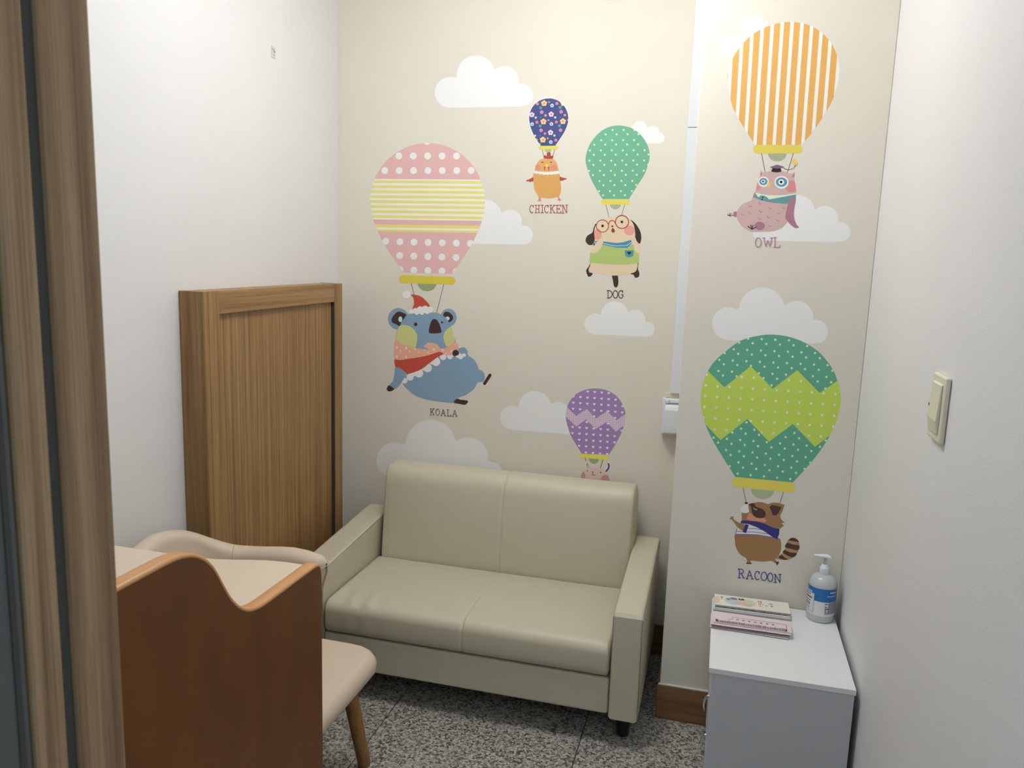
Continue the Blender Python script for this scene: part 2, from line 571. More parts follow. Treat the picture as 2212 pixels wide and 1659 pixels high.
def arc(cx, cy, rx, ry, a0, a1, n=12):
    return [(cx+rx*math.cos(math.radians(a0+(a1-a0)*k/n)), cy+ry*math.sin(math.radians(a0+(a1-a0)*k/n))) for k in range(n+1)]
GLYPH = {
 'K': [[(.18, 0), (.18, 1)], [(0, 1), (.36, 1)], [(0, 0), (.36, 0)], [(.86, 1), (.2, .42)], [(.38, .58), (.88, 0)], [(.66, 1), (1, 1)], [(.7, 0), (1, 0)]],
 'O': [arc(.5, .5, .46, .5, 0, 360, 20)],
 'A': [[(.12, 0), (.5, 1)], [(.5, 1), (.88, 0)], [(.28, .38), (.72, .38)], [(0, 0), (.28, 0)], [(.72, 0), (1, 0)]],
 'L': [[(.22, 0), (.22, 1)], [(.02, 1), (.46, 1)], [(.02, 0), (.98, 0)], [(.98, 0), (.98, .22)]],
 'C': [arc(.52, .5, .48, .5, 50, 310, 16), [(.86, .7), (.92, .98)]],
 'H': [[(.2, 0), (.2, 1)], [(.8, 0), (.8, 1)], [(.2, .5), (.8, .5)], [(0, 1), (.38, 1)], [(.62, 1), (1, 1)], [(0, 0), (.38, 0)], [(.62, 0), (1, 0)]],
 'I': [[(.5, 0), (.5, 1)], [(.05, 1), (.95, 1)], [(.05, 0), (.95, 0)]],
 'E': [[(.2, 0), (.2, 1)], [(0, 1), (.95, 1)], [(.95, 1), (.95, .8)], [(.2, .52), (.68, .52)], [(.68, .4), (.68, .64)], [(0, 0), (1, 0)], [(1, 0), (1, .22)]],
 'N': [[(.18, 0), (.18, 1)], [(.18, 1), (.82, 0)], [(.82, 0), (.82, 1)], [(0, 1), (.22, 1)], [(0, 0), (.36, 0)], [(.64, 1), (1, 1)]],
 'D': [[(.18, 0), (.18, 1)], [(0, 1), (.3, 1)], [(0, 0), (.3, 0)], [(.3, 1)]+arc(.3, .5, .68, .5, 90, -90, 12)],
 'G': [arc(.52, .5, .48, .5, 50, 330, 16), [(.58, .45), (1, .45)], [(.92, .45), (.92, .18)], [(.86, .7), (.92, .98)]],
 'W': [[(.1, 1), (.3, 0)], [(.3, 0), (.5, .7)], [(.5, .7), (.7, 0)], [(.7, 0), (.92, 1)], [(0, 1), (.24, 1)], [(.76, 1), (1, 1)]],
 'R': [[(.2, 0), (.2, 1)], [(0, 1), (.45, 1)], [(0, 0), (.4, 0)], [(.45, 1)]+arc(.45, .75, .4, .25, 90, -90, 10)+[(.2, .5)], [(.5, .5), (.86, 0)], [(.74, 0), (1, 0)]],
}

def cloud(zf, y, wall, circles, bottom, c, label):
    """one outline around overlapping discs and a flat foot"""
    (bx0, by0), (bx1, by1) = bottom
    ox, oy = (bx0+bx1)/2, (by0+by1)/2-0.35*min(r for _, _, r in circles)
    pts = []
    for k in range(120):
        a = 2*math.pi*k/120
        dx, dy = math.cos(a), math.sin(a)
        best = 0
        for cx, cy, r in circles:
            ex, ey = cx-ox, cy-oy
            b = ex*dx+ey*dy
            h = r*r-(ex*ex+ey*ey-b*b)
            if h > 0 and b+math.sqrt(h) > best: best = b+math.sqrt(h)
        if dy > 0.02:
            s = (by1-by0)/(bx1-bx0)
            t = (by0+s*(ox-bx0)-oy)/(dy-s*dx)
            x = ox+dx*t
            if bx0 <= x <= bx1 and t > best: best = t
        pts.append((ox+dx*best, oy+dy*best))
    V = [(q.x, y-0.0001, q.z) for q in (on_y(p, y) for p in zf(pts))]
    F = [list(range(len(V)))]
    a = sum(V[i-1][0]*V[i][2]-V[i][0]*V[i-1][2] for i in range(len(V)))
    if a < 0: F = [F[0][::-1]]
    cc = on_y(zf([(ox, oy)])[0], y)
    o = obj('cloud_print', V, F, ink(c, wall), None, False, (cc.x, y, cc.z))
    return tag(o, label, 'wall print', 'white clouds printed on the wallpaper')

Z1, Z2, Z3 = Z(740, 80, 4.148), Z(780, 290, 4.74), Z(800, 600, 5.1833)
Z4, Z5, Z6 = Z(1120, 200, 5.9286), Z(1230, 240, 3.948), Z(1540, 20, 4.609)
Z7, Z8, ZA = Z(1550, 320, 6.913), Z(1050, 640, 3.949), Z(1490, 600, 3.457)
ZB, ZC2, ZD = Z(1540, 1030, 6.6375), Z(1230, 980, 18.43), Z(790, 890, 6.9125)
W_HI, W_MID, W_LOW = (228, 222, 203), (212, 206, 187), (180, 174, 155)

cloud(Z1, YB, (228, 221, 202), [(966, 496, 139), (1195, 337, 172), (1452, 386, 126), (1606, 520, 102)], ((966, 635), (1606, 622)), (243, 242, 236), 'white cloud printed high on the cream wall above the pink balloon')
cloud(Z2, YB, (212, 207, 188), [(1000, 1000, 122), (1135, 960, 165), (1275, 838, 166), (1525, 894, 122), (1662, 1031, 98)], ((1000, 1118), (1662, 1129)), (229, 228, 222), 'white cloud half hidden behind the pink dotted balloon')
cloud(Z5, YB, (218, 213, 195), [(480, 225, 50), (600, 150, 66), (712, 181, 55), (764, 229, 46)], ((480, 275), (764, 275)), (234, 233, 226), 'small white cloud peeking out behind the green dotted dog balloon')
cloud(Z8, YB, (196, 191, 172), [(930, 236, 90), (1095, 160, 117), (1275, 197, 84), (1372, 282, 64)], ((928, 325), (1374, 346)), (217, 216, 209), 'white cloud printed under the word DOG')
cloud(Z8, YB, (184, 178, 160), [(222, 1035, 104), (416, 945, 138), (612, 1000, 100), (740, 1090, 90)], ((220, 1139), (740, 1178)), (205, 204, 198), 'white cloud half behind the small purple heart balloon')
cloud(ZD, YB, (168, 162, 146), [(430, 722, 269), (970, 492, 376), (1532, 672, 293), (1872, 910, 168)], ((430, 990), (1872, 1078)), (184, 183, 175), 'large white cloud under KOALA, cut off by the sofa back')
cloud(Z6, YP, (233, 228, 211), [(182, 367, 122), (414, 230, 160), (640, 300, 125), (760, 390, 98)], ((182, 489), (760, 488)), (250, 250, 246), 'white cloud behind the top of the orange striped balloon')
cloud(Z7, YP, (212, 207, 189), [(642, 1264, 118), (830, 1030, 190), (1200, 950, 252), (1602, 1062, 202), (1832, 1252, 153)], ((642, 1382), (1832, 1405)), (228, 227, 221), 'white cloud printed behind the owl')
cloud(ZA, YP, (190, 186, 169), [(290, 342, 123), (540, 243, 171), (796, 298, 126), (940, 404, 91)], ((288, 464), (940, 495)), (214, 213, 207), 'white cloud resting on top of the zigzag green balloon')

# --- koala under the pink dotted balloon
P = Print(Z2, YB, (214, 208, 189), 'koala_balloon_print', 'printed pink dotted balloon with yellow stripes carrying a blue koala in a red hat', 'wall print', (680, 1500), 'animal balloons printed on the wallpaper')
P.balloon([(930, 1430), (1020, 1305), (1120, 1150), (1190, 1010), (1248, 850), (1268, 690), (1250, 555), (1200, 412), (1110, 280), (1000, 186), (850, 115), (680, 92), (510, 116), (370, 185), (250, 282), (160, 412), (113, 535), (95, 660), (115, 840), (170, 990), (240, 1130), (340, 1285), (430, 1415)], (217, 174, 166))
def hband(l0, r0, l1, r1): return [(50, l0), (1320, r0), (1320, r1), (50, l1)]
P.onto('pale_stripe', [hband(457, 465, 871, 888), hband(950, 968, 978, 996)], (234, 230, 204))
P.onto('yellow_stripe', [hband(457+50.8*k+15, 465+52.2*k+15, 457+50.8*k+50.8*0.8, 465+52.2*k+52.2*0.8) for k in range(8)] + [hband(920, 938, 953, 971), hband(972, 990, 990, 1012)], (222, 211, 122))
P.onto('stripe_shades', [hband(457+50.8*k+24, 465+52.2*k+24, 457+50.8*k+27, 465+52.2*k+27) for k in range(8)], (232, 222, 150), False)
P.onto('polka_dot', [ell(x, y, 35, 36) for x, y in [(678, 72)]+[(387+147.5*k, 222) for k in range(5)]+[(243+147.3*k, 372) for k in range(7)]+[(253+144.5*k, 1096+3.8*k) for k in range(7)]+[(396+144*k, 1243+4.7*k) for k in range(5)]+[(398+143.5*k, 1386+4.7*k) for k in range(5)]], (232, 228, 216))
P.z = Z3
P.basket((365, 15, 908, 33, 45), (211, 194, 72), (636, 58, 107, 92), (148, 162, 116), ([(455, 50), (490, 192)], [(824, 68), (740, 396)]), 6)
BL, DK, RD, SA = (117, 141, 155), (62, 44, 40), (172, 70, 54), (206, 152, 122)
P.w = (192, 185, 165)
P.put('ear', [ell(315, 460, 118, 122)], BL); P.put('ear', [ell(875, 446, 92, 101)], BL)
P.blob('ear_patch', [(330, 380), (400, 410), (396, 440), (352, 490), (330, 540), (290, 522), (245, 500), (240, 460), (262, 420), (292, 390)], DK)
P.blob('ear_patch', [(832, 385), (880, 385), (925, 430), (920, 472), (885, 500), (870, 488), (850, 452), (815, 432)], DK)
P.put('ear_tuft', [ell(337, 465, 22, 32)], (160, 205, 202)); P.put('ear_tuft', [ell(864, 456, 24, 22)], (160, 205, 202))
P.blob('belly', [(365, 1185), (430, 1260), (500, 1315), (620, 1360), (760, 1384), (850, 1396), (938, 1398), (985, 1345), (1080, 1305), (1160, 1245), (1205, 1172), (1262, 1166), (1283, 1120), (1275, 1070), (1245, 1037), (1215, 1026), (1200, 980), (1160, 915), (1095, 868), (1090, 820), (1062, 786), (1030, 778), (985, 795), (900, 830), (700, 860), (500, 1000), (400, 1100)], BL)
P.blob('head', [(285, 700), (300, 600), (335, 530), (382, 450), (430, 407), (560, 395), (700, 388), (780, 405), (850, 455), (900, 540), (930, 640), (952, 720), (880, 790), (760, 840), (500, 820), (340, 770)], BL)
P.blob('cheek', [(332, 536), (420, 535), (490, 580), (525, 650), (517, 740), (495, 786), (400, 766), (290, 702), (302, 610)], (181, 181, 116))
P.blob('cheek', [(905, 552), (925, 620), (946, 705), (870, 770), (838, 738), (820, 672), (832, 610), (870, 568)], (181, 181, 116))
P.put('dress_trim', [ell(*c) for c in [(386, 1152, 32), (446, 1112, 40), (545, 1070, 48), (640, 1008, 50), (735, 940, 48), (815, 885, 37), (892, 878, 34), (985, 868, 30), (1012, 882, 30), (1050, 866, 20), (600, 1000, 40), (700, 910, 60), (470, 1060, 50)]], (214, 209, 199), fan=True)
P.blob('dress', [(284, 900), (450, 900), (640, 865), (780, 822), (826, 850), (760, 885), (660, 958), (560, 1030), (405, 1080), (372, 1040), (330, 1010), (282, 1000)], RD)
P.blob('arm', [(280, 1005), (330, 1010), (372, 1040), (403, 1078), (352, 1168), (312, 1220), (262, 1245), (210, 1208), (250, 1160), (270, 1080)], BL)
P.blob('scarf', [(278, 690), (330, 726), (400, 760), (500, 786), (600, 800), (650, 803), (625, 785), (600, 765), (650, 730), (700, 728), (750, 750), (795, 796), (860, 776), (950, 714), (990, 788), (945, 855), (880, 866), (820, 850), (770, 830), (640, 870), (450, 903), (275, 905)], SA)
tag(P.put('stars', [star(*q) for q in [(298, 780, 19), (402, 788, 19), (336, 820, 12), (440, 827, 12), (503, 798, 15), (541, 832, 12), (607, 808, 12), (645, 838, 12), (711, 804, 19), (812, 808, 19), (298, 884, 17), (402, 886, 17), (850, 848, 11), (910, 818, 15), (957, 748, 12), (647, 736, 11)]], (228, 220, 206)), kind='stuff')
P.put('eye', [ell(508, 521, 20)], DK); P.put('eye', [ell(803, 498, 12)], DK)
P.blob('nose', [(700, 466), (742, 470), (775, 520), (795, 585), (790, 615), (725, 624), (665, 618), (656, 590), (674, 510)], DK)
P.blob('paw', [(210, 1205), (268, 1244), (222, 1272), (186, 1256), (190, 1228)], DK)
P.blob('paw', [(927, 820), (962, 806), (990, 832), (988, 862), (942, 876), (921, 855)], DK)
P.put('foot', [capsule(1340, 1090, 1280, 1184, 17)], DK)
P.blob('foot', [(935, 1396), (968, 1356), (1012, 1365), (1060, 1370), (1095, 1382), (1062, 1420), (1000, 1411)], DK)
P.blob('hat', [(455, 190), (490, 188), (560, 206), (622, 255), (668, 322), (600, 350), (478, 362), (490, 290), (482, 225)], RD)
P.put('hat_trim', [ell(*c) for c in [(462, 378, 26), (505, 370, 32), (560, 362, 42), (615, 355, 42), (668, 358, 36), (520, 390, 26), (580, 392, 24), (640, 384, 24)]], (214, 210, 202), fan=True)
P.put('pompom', [ell(406, 190, 46)], (214, 212, 206))
P.text([('K', 670, 1466, 718, 1534), ('O', 733, 1469, 778, 1538), ('A', 788, 1474, 846, 1544), ('L', 858, 1478, 905, 1548), ('A', 916, 1482, 976, 1552)], 7, (88, 84, 80))

# --- chicken under the flowered navy balloon
P = Print(Z4, YB, W_HI, 'chicken_balloon_print', 'small printed navy balloon with flowers carrying an orange chicken', 'wall print', (380, 720), 'animal balloons printed on the wallpaper')
P.balloon([(470, 682), (530, 595), (590, 500), (630, 400), (638, 320), (620, 238), (580, 165), (510, 105), (440, 79), (380, 75), (310, 87), (230, 130), (170, 200), (140, 290), (140, 372), (162, 462), (210, 570), (285, 682)], (72, 82, 132), (7, (240, 238, 228)))
YE, PW, BLW, PK, RP, GR, TN, YG = (246, 204, 136), (238, 212, 226), (204, 220, 242), (222, 146, 180), (222, 138, 146), (92, 162, 134), (218, 158, 130), (206, 224, 168)
P.onto('yellow_flower', [flower(*q) for q in [(328, 137, 39), (320, 372, 39), (570, 368, 39), (313, 604, 39), (577, 137, 39)]], YE)
P.onto('pink_flower', [flower(*q) for q in [(172, 283, 34), (419, 278, 35), (411, 512, 35)]], PW)
P.onto('blue_flower', [flower(*q) for q in [(430, 166, 25), (175, 404, 25), (422, 402, 25), (414, 634, 25)]], BLW)
P.onto('rose_flower', [flower(*q) for q in [(298, 251, 24), (547, 246, 24), (290, 484, 24), (539, 482, 24)]], PK)
P.onto('red_flower', [flower(*q) for q in [(243, 145, 21), (493, 140, 21), (237, 380, 21), (486, 377, 21), (478, 609, 21), (232, 604, 18)]], RP)
P.onto('green_flower', [flower(*q) for q in [(284, 195, 21), (534, 190, 21), (278, 428, 21), (526, 425, 21), (270, 658, 21)]], GR)
P.onto('tan_flower', [flower(*q) for q in [(347, 293, 18), (595, 288, 18), (339, 525, 18), (392, 122, 13), (384, 354, 13), (375, 586, 13), (632, 352, 12)]], TN)
P.onto('lime_flower', [flower(*q) for q in [(222, 321, 16), (470, 318, 16), (461, 550, 16), (212, 552, 16)]], YG)
P.onto('blue_specks', [flower(*q) for q in [(284, 318, 9), (533, 316, 9), (277, 550, 9), (525, 548, 9)]], (96, 130, 190), False)
P.onto('flower_centres', [ell(x, y, r, r, 10) for x, y, r in [(328, 138, 15), (320, 373, 15), (570, 369, 15), (313, 605, 15)]], (226, 152, 96), False)
P.onto('flower_hearts', [ell(x, y, r, r, 10) for x, y, r in [(172, 284, 12), (419, 279, 12), (411, 513, 12), (298, 252, 8), (547, 247, 8), (290, 485, 8), (539, 483, 8), (237, 381, 7), (486, 378, 7), (493, 141, 7), (478, 610, 7)]], (206, 108, 140), False)
P.onto('flower_eyes', [ell(x, y, 8, 8, 10) for x, y in [(430, 168), (175, 405), (422, 403), (414, 635)]], (84, 92, 142), False)
OR = (222, 168, 96); RC = (178, 78, 64)
P.basket((282, 706, 486, 703, 23), (230, 216, 90), (380, 726, 46, 42), (178, 190, 152), ([(303, 726), (323, 812)], [(465, 726), (442, 810)]), 6)
P.blob('wing', [(202, 1075), (150, 1105), (102, 1124), (108, 1137), (135, 1135), (150, 1147), (165, 1138), (182, 1140), (198, 1120)], RC)
P.blob('wing', [(514, 1068), (550, 1085), (610, 1098), (614, 1110), (580, 1118), (572, 1131), (556, 1124), (542, 1132), (520, 1112)], RC)
P.blob('comb', [(322, 812), (346, 802), (362, 810), (366, 772), (390, 761), (412, 774), (414, 810), (442, 806), (445, 832), (420, 856), (375, 862), (330, 846)], RC)
P.line('feet', [[(268, 1350), (270, 1362), (250, 1387)], [(270, 1362), (272, 1394)], [(270, 1362), (290, 1384)], [(516, 1345), (522, 1358), (500, 1380)], [(522, 1358), (528, 1392)], [(522, 1358), (549, 1379)]], 9, (214, 122, 80))
P.blob('body', [(200, 1035), (360, 1040), (515, 1038), (527, 1100), (545, 1195), (542, 1270), (522, 1325), (516, 1352), (504, 1352), (486, 1336), (440, 1350), (370, 1352), (300, 1345), (280, 1366), (262, 1358), (248, 1312), (206, 1240), (195, 1130)], OR)
P.blob('head', [(214, 1005), (230, 930), (265, 870), (320, 845), (380, 850), (450, 854), (490, 902), (505, 960), (511, 1012), (440, 1024), (300, 1020)], (226, 170, 104))
P.put('cheek', [ell(250, 958, 36, 42)], (223, 152, 120)); P.put('cheek', [ell(452, 962, 44, 40)], (223, 148, 120))
P.put('collar', [[(194, 1003), (360, 1018), (522, 1003), (524, 1032), (505, 1044), (488, 1040), (470, 1050), (448, 1044), (425, 1054), (400, 1046), (375, 1056), (350, 1047), (325, 1055), (300, 1044), (275, 1049), (250, 1038), (225, 1042), (204, 1028)]], (240, 237, 228))
P.put('eye', [ell(308, 893, 15, 6)], (84, 52, 40)); P.put('eye', [ell(419, 893, 15, 6)], (84, 52, 40))
P.line('wattle', [[(347, 952), (328, 962), (336, 966), (334, 998)], [(376, 952), (396, 962), (386, 966), (388, 998)]], 10, RC)
P.put('beak', [[(361, 903), (388, 938), (362, 962), (336, 934)]], (238, 214, 88))
P.text([('C', 143, 1443, 198, 1540), ('H', 212, 1442, 274, 1538), ('I', 286, 1442, 324, 1538), ('C', 332, 1442, 388, 1538), ('K', 402, 1442, 470, 1540), ('E', 482, 1442, 545, 1540), ('N', 556, 1440, 632, 1543)], 8.5, (166, 78, 68))

# --- dog under the green dotted balloon
P = Print(Z5, YB, (216, 211, 193), 'dog_balloon_print', 'printed plain green balloon with small dots carrying a dog in red glasses', 'wall print', (390, 790), 'animal balloons printed on the wallpaper')
P.balloon([(508, 750), (570, 650), (640, 540), (678, 432), (684, 362), (662, 282), (610, 205), (540, 150), (460, 126), (390, 124), (310, 147), (230, 207), (170, 292), (141, 380), (140, 440), (165, 530), (210, 630), (282, 750)], (108, 173, 139))
dots = [(369-3.8*r+93.3*k, 161+87*r-0.4*k) for r in range(7) for k in range(-3, 4)]+[(309-3.7*r+93.4*k, 199+86.6*r-0.7*k) for r in range(7) for k in range(-2, 5)]
P.onto('polka_dots', [ell(x, y, 8.5, 8.5, 12) for x, y in dots if inside((x, y), P.env)], (206, 230, 160), False)
P.basket((292, 774, 494, 774, 22), (222, 209, 92), (391, 793, 47, 44), (166, 176, 148), ([(312, 795), (336, 904)], [(473, 795), (444, 892)]), 4)
CR, BR, BU = (221, 202, 168), (66, 50, 40), (74, 142, 164)
P.blob('ear', [(226, 958), (206, 1000), (195, 1035), (152, 1065), (138, 1105), (160, 1138), (195, 1140), (216, 1100), (232, 1020)], BR)
P.blob('ear', [(520, 932), (560, 955), (602, 1020), (613, 1080), (600, 1130), (570, 1100), (548, 1020)], BR)
P.blob('leg', [(180, 1292), (206, 1294), (196, 1332), (166, 1346), (170, 1375), (198, 1383), (186, 1405), (160, 1410), (143, 1360), (165, 1325)], BR)
P.blob('leg', [(574, 1298), (588, 1296), (585, 1345), (597, 1382), (590, 1414), (560, 1420), (546, 1396), (520, 1388), (560, 1370), (572, 1345)], BR)
P.blob('tail', [(366, 1396), (408, 1398), (418, 1450), (412, 1490), (396, 1505), (380, 1490), (370, 1440)], BR)
P.blob('belly', [(195, 1290), (350, 1296), (480, 1298), (575, 1290), (570, 1360), (520, 1386), (440, 1400), (360, 1402), (260, 1386), (180, 1375), (165, 1350), (176, 1322)], CR)
P.put('shirt', [[(178, 1210), (205, 1130), (290, 1130), (400, 1150), (500, 1140), (545, 1140), (590, 1205), (596, 1296), (480, 1310), (350, 1308), (170, 1293)]], (172, 193, 112))
hd = catmull([(215, 1075), (214, 1010), (240, 955), (300, 917), (380, 902), (470, 910), (530, 940), (556, 1000), (560, 1070), (540, 1112), (460, 1140), (330, 1140), (230, 1112)])
P.put('head', [hd], CR)
P.put('cheek', [clip(ell(242, 1052, 34, 48), hull(hd))], (222, 158, 142)); P.put('cheek', [clip(ell(512, 1018, 46, 42), hull(hd))], (222, 158, 142))
P.put('collar', [[(210, 1108), (292, 1112), (400, 1125), (460, 1118), (525, 1098), (534, 1125), (512, 1150), (495, 1167), (400, 1165), (290, 1140), (205, 1130)]], BU)
P.line('collar_line', [[(212, 1119), (290, 1128), (350, 1142), (410, 1150), (490, 1146), (532, 1116)]], 4, (226, 232, 232))
P.blob('sleeve_patch', [(206, 1132), (228, 1142), (215, 1152), (206, 1156)], BR)
P.blob('arm', [(292, 1085), (277, 1150), (240, 1200), (200, 1212), (178, 1195), (182, 1165), (215, 1142), (252, 1100)], CR)
P.blob('arm', [(530, 1060), (570, 1110), (605, 1165), (605, 1200), (582, 1210), (560, 1188), (540, 1120), (512, 1076)], CR)
P.put('pocket', [[(472, 1187), (547, 1187), (545, 1232), (525, 1246), (492, 1245), (475, 1228)]], BU)
P.put('pocket_heart', [heart(510, 1210, 17)], (40, 48, 56))
def ring(cx, cy, r, w, n=26):
    return [[(cx+(r+s*w/2)*math.cos(2*math.pi*k/n), cy+(r+s*w/2)*math.sin(2*math.pi*k/n)) for (k, s) in ((i, 1), (i+1, 1), (i+1, -1), (i, -1))] for i in range(n)]
P.put('glasses', ring(282, 980, 52, 7)+ring(449, 945, 56, 8)+[capsule(*a, *b, 3.5, 4) for a, b in zip([(333, 968), (343, 942), (362, 931), (382, 938)], [(343, 942), (362, 931), (382, 938), (394, 962)])], (182, 64, 58), fan=True)
P.put('eye', [ell(283, 979, 11)], (34, 30, 30)); P.put('eye', [ell(448, 945, 11)], (34, 30, 30))
P.put('nose', [ell(366, 982, 9, 6)], (40, 32, 32)); P.blob('tongue', [(359, 1012), (370, 996), (385, 1012), (386, 1028), (372, 1036), (360, 1028)], (156, 54, 62))
P.text([('D', 322, 1530, 366, 1593), ('O', 371, 1530, 414, 1594), ('G', 418, 1530, 460, 1595)], 6, (66, 58, 52))

# --- owl under the orange striped balloon
P = Print(Z6, YP, (224, 219, 201), 'owl_balloon_print', 'printed orange and white striped balloon carrying a pink owl in a graduation cap', 'wall print', (640, 1400), 'animal balloons printed on the wallpaper')
P.balloon([(882, 1350), (1000, 1210), (1120, 1030), (1200, 880), (1250, 700), (1258, 585), (1240, 472), (1180, 340), (1080, 230), (960, 160), (840, 131), (740, 128), (620, 146), (500, 190), (380, 262), (270, 376), (190, 502), (150, 640), (155, 780), (190, 950), (260, 1100), (350, 1242), (418, 1350)], (242, 238, 225))
st = []
for k in range(-6, 6):
    sl = -(0.0697+0.0024*k); x0 = 670+97*k
    st.append([(x0+(100-700)*sl, 100), (x0+62+(100-700)*sl, 100), (x0+62+(1400-700)*sl, 1400), (x0+(1400-700)*sl, 1400)])
P.onto('orange_stripe', st, (226, 172, 92))
P.basket((440, 1394, 848, 1394, 42), (222, 208, 92), (640, 1434, 92, 80), (168, 178, 140), ([(483, 1430), (521, 1628)], [(803, 1430), (741, 1628)]), 6)
P.z = Z7; P.w = (214, 209, 191)
BO, WI, TE, BE = (200, 170, 162), (170, 120, 132), (102, 150, 152), (86, 150, 164)
P.blob('wing', [(566, 660), (545, 680), (515, 772), (532, 765), (552, 730)], WI)
P.put('foot', [ell(268, 987, 36, 42)], WI)
P.blob('body', [(510, 778), (545, 735), (700, 790), (900, 815), (1055, 815), (1058, 950), (1045, 1095), (962, 1188), (830, 1240), (640, 1251), (500, 1245), (390, 1190), (310, 1090), (286, 1000), (302, 920), (360, 850), (440, 806)], BO)
P.put('head', [catmull([(568, 665), (580, 580), (608, 475)])[:13]+[(632, 425), (645, 335), (690, 366), (780, 345), (880, 352), (990, 345), (1060, 380), (1110, 378), (1153, 362), (1140, 450), (1162, 540), (1176, 650), (1172, 685), (1000, 710), (800, 712), (650, 698)]], BO)
P.put('ear', [[(648, 337), (666, 386), (636, 424)]], (202, 116, 122)); P.put('ear', [[(1152, 365), (1143, 450), (1107, 424)]], (202, 116, 122))
hp = [(568, 665), (585, 560), (620, 450), (1140, 450), (1162, 540), (1176, 650), (1172, 685), (1000, 710), (800, 712), (650, 698)]
P.put('cheek', [clip(ell(592, 572, 50, 58), hull(hp))], (208, 140, 138)); P.put('cheek', [clip(ell(1100, 572, 92, 88), hull(hp))], (206, 138, 136))
for (x, y, rs) in ((685, 502, ((82, 78), (62, 54), (30, 28))), (955, 510, ((106, 95), (85, 70), (44, 41)))):
    e = P.put('eye_ring', [ell(x, y, *rs[0])], (236, 234, 218))
    P.put('eye', [ell(x, y-2, *rs[1])], BE, e); P.put('eye_white', [ell(x-4, y-3, *rs[2])], (240, 240, 234), e); P.put('pupil', [ell(x-6, y-4, rs[2][0]*0.46)], (30, 28, 32), e)
P.blob('beak', [(770, 507), (791, 540), (770, 585), (737, 566), (748, 532)], (226, 198, 84))
P.put('vest', [[(566, 690), (650, 696), (800, 715), (1000, 712), (1172, 690), (1165, 825), (1000, 829), (850, 816), (720, 796), (600, 762), (548, 730)]], TE)
P.put('collar', [[(568, 660), (650, 690), (800, 705), (1000, 700), (1173, 672), (1173, 690), (960, 732), (770, 766), (730, 726), (690, 708), (640, 706), (612, 738), (585, 702)]], (216, 226, 192))
P.put('button', [ell(674, 736, 12, 10)], (30, 32, 36)); P.put('button', [ell(662, 768, 12, 10)], (30, 32, 36))
P.blob('wing', [(1100, 745), (1145, 738), (1156, 830), (1140, 950), (1146, 1050), (1180, 1140), (1215, 1180), (1160, 1190), (1090, 1140), (1030, 1072), (1012, 1020), (1040, 880), (1070, 800)], WI)
P.put('foot', [ell(628, 1160, 76, 61)], WI)
P.line('claws', [[(582, 1178), (515, 1212), (452, 1168)], [(515, 1208), (495, 1148)], [(515, 1208), (532, 1152)]], 13, (76, 52, 62))
P.line('claws', [[(238, 1004), (180, 1010), (148, 988)], [(180, 1008), (178, 970)], [(190, 1006), (204, 972)]], 8, (86, 62, 70))
tag(P.line('feather_marks', [[(x-20, y-14), (x-20, y+2), (x-8, y+13), (x+8, y+12), (x+20, y+2)] for x, y in [(637, 820), (495, 862), (783, 890), (990, 893), (643, 943), (488, 965), (377, 987), (910, 970), (765, 1030), (632, 1050), (900, 1075), (778, 1158)]], 5, (140, 112, 108)), kind='stuff')
P.put('cap_base', [[(822, 300), (940, 300), (955, 346), (920, 356), (880, 360), (840, 356), (800, 346)]], (40, 38, 42))
P.put('cap_board', [[(775, 286), (890, 247), (1000, 280), (880, 308)]], (126, 94, 122))
P.line('tassel_cord', [[(972, 280), (1000, 308), (1060, 322), (1120, 308), (1152, 278), (1164, 250)]], 7, (100, 74, 84))
P.blob('tassel', [(1120, 176), (1168, 160), (1172, 190), (1192, 218), (1180, 254), (1146, 252), (1118, 212)], (230, 194, 92))
P.text([('O', 562, 1338, 656, 1476), ('W', 676, 1342, 826, 1466), ('L', 836, 1336, 930, 1478)], 12, (176, 124, 134))

# --- racoon under the green zigzag balloon
P = Print(ZA, YP, (176, 171, 156), 'racoon_balloon_print', 'printed green balloon with lime zigzag band carrying a brown racoon', 'wall print', (545, 1550), 'animal balloons printed on the wallpaper')
P.balloon([(770, 1528), (870, 1420), (960, 1310), (1040, 1190), (1092, 1080), (1125, 950), (1125, 862), (1100, 760), (1060, 672), (980, 570), (880, 496), (760, 446), (620, 424), (500, 435), (380, 470), (280, 540), (180, 630), (120, 730), (85, 850), (85, 960), (120, 1100), (170, 1210), (240, 1330), (340, 1487)], (78, 136, 110))
zig = [(40, 600), (132, 692), (258, 818), (455, 660), (620, 830), (803, 690), (970, 860), (1105, 768), (1180, 715), (1180, 1090), (1030, 1190), (935, 1262), (770, 1092), (592, 1225), (430, 1055), (230, 1212), (118, 1095), (40, 1018)]
P.onto('zigzag_band', [zig], (156, 174, 72))
gd = [(436-6.6*r+(101.5-0.25*r)*k, 455+84*r+(4+0.5*r)*k) for r in range(13) for k in range(-4, 8)]+[(470-6.6*r+(101.7-0.25*r)*k, 489+84.4*r+(5+0.45*r)*k) for r in range(13) for k in range(-4, 8)]
P.onto('polka_dots', [ell(x, y, 9, 9, 12) for x, y in gd if inside((x, y), P.env) and not inside((x, y), zig)], (168, 202, 140), False)
dd = [(390-5.5*r+88*k, 741+80.5*r+6*k) for r in range(-1, 8) for k in range(-5, 10)]
P.onto('diamond_dots', [[(x-11, y), (x, y-11), (x+11, y), (x, y+11)] for x, y in dd if inside((x, y), P.env) and inside((x, y), zig) and inside((x, y-14), zig)], (226, 230, 194), False)
P.basket((352, 1526, 750, 1565, 38), (186, 172, 76), (546, 1576, 88, 76), (140, 150, 116), ([(398, 1568), (420, 1672)], [(700, 1600), (672, 1686)]), 4.5)
P.z = ZB; P.w = (168, 163, 148)
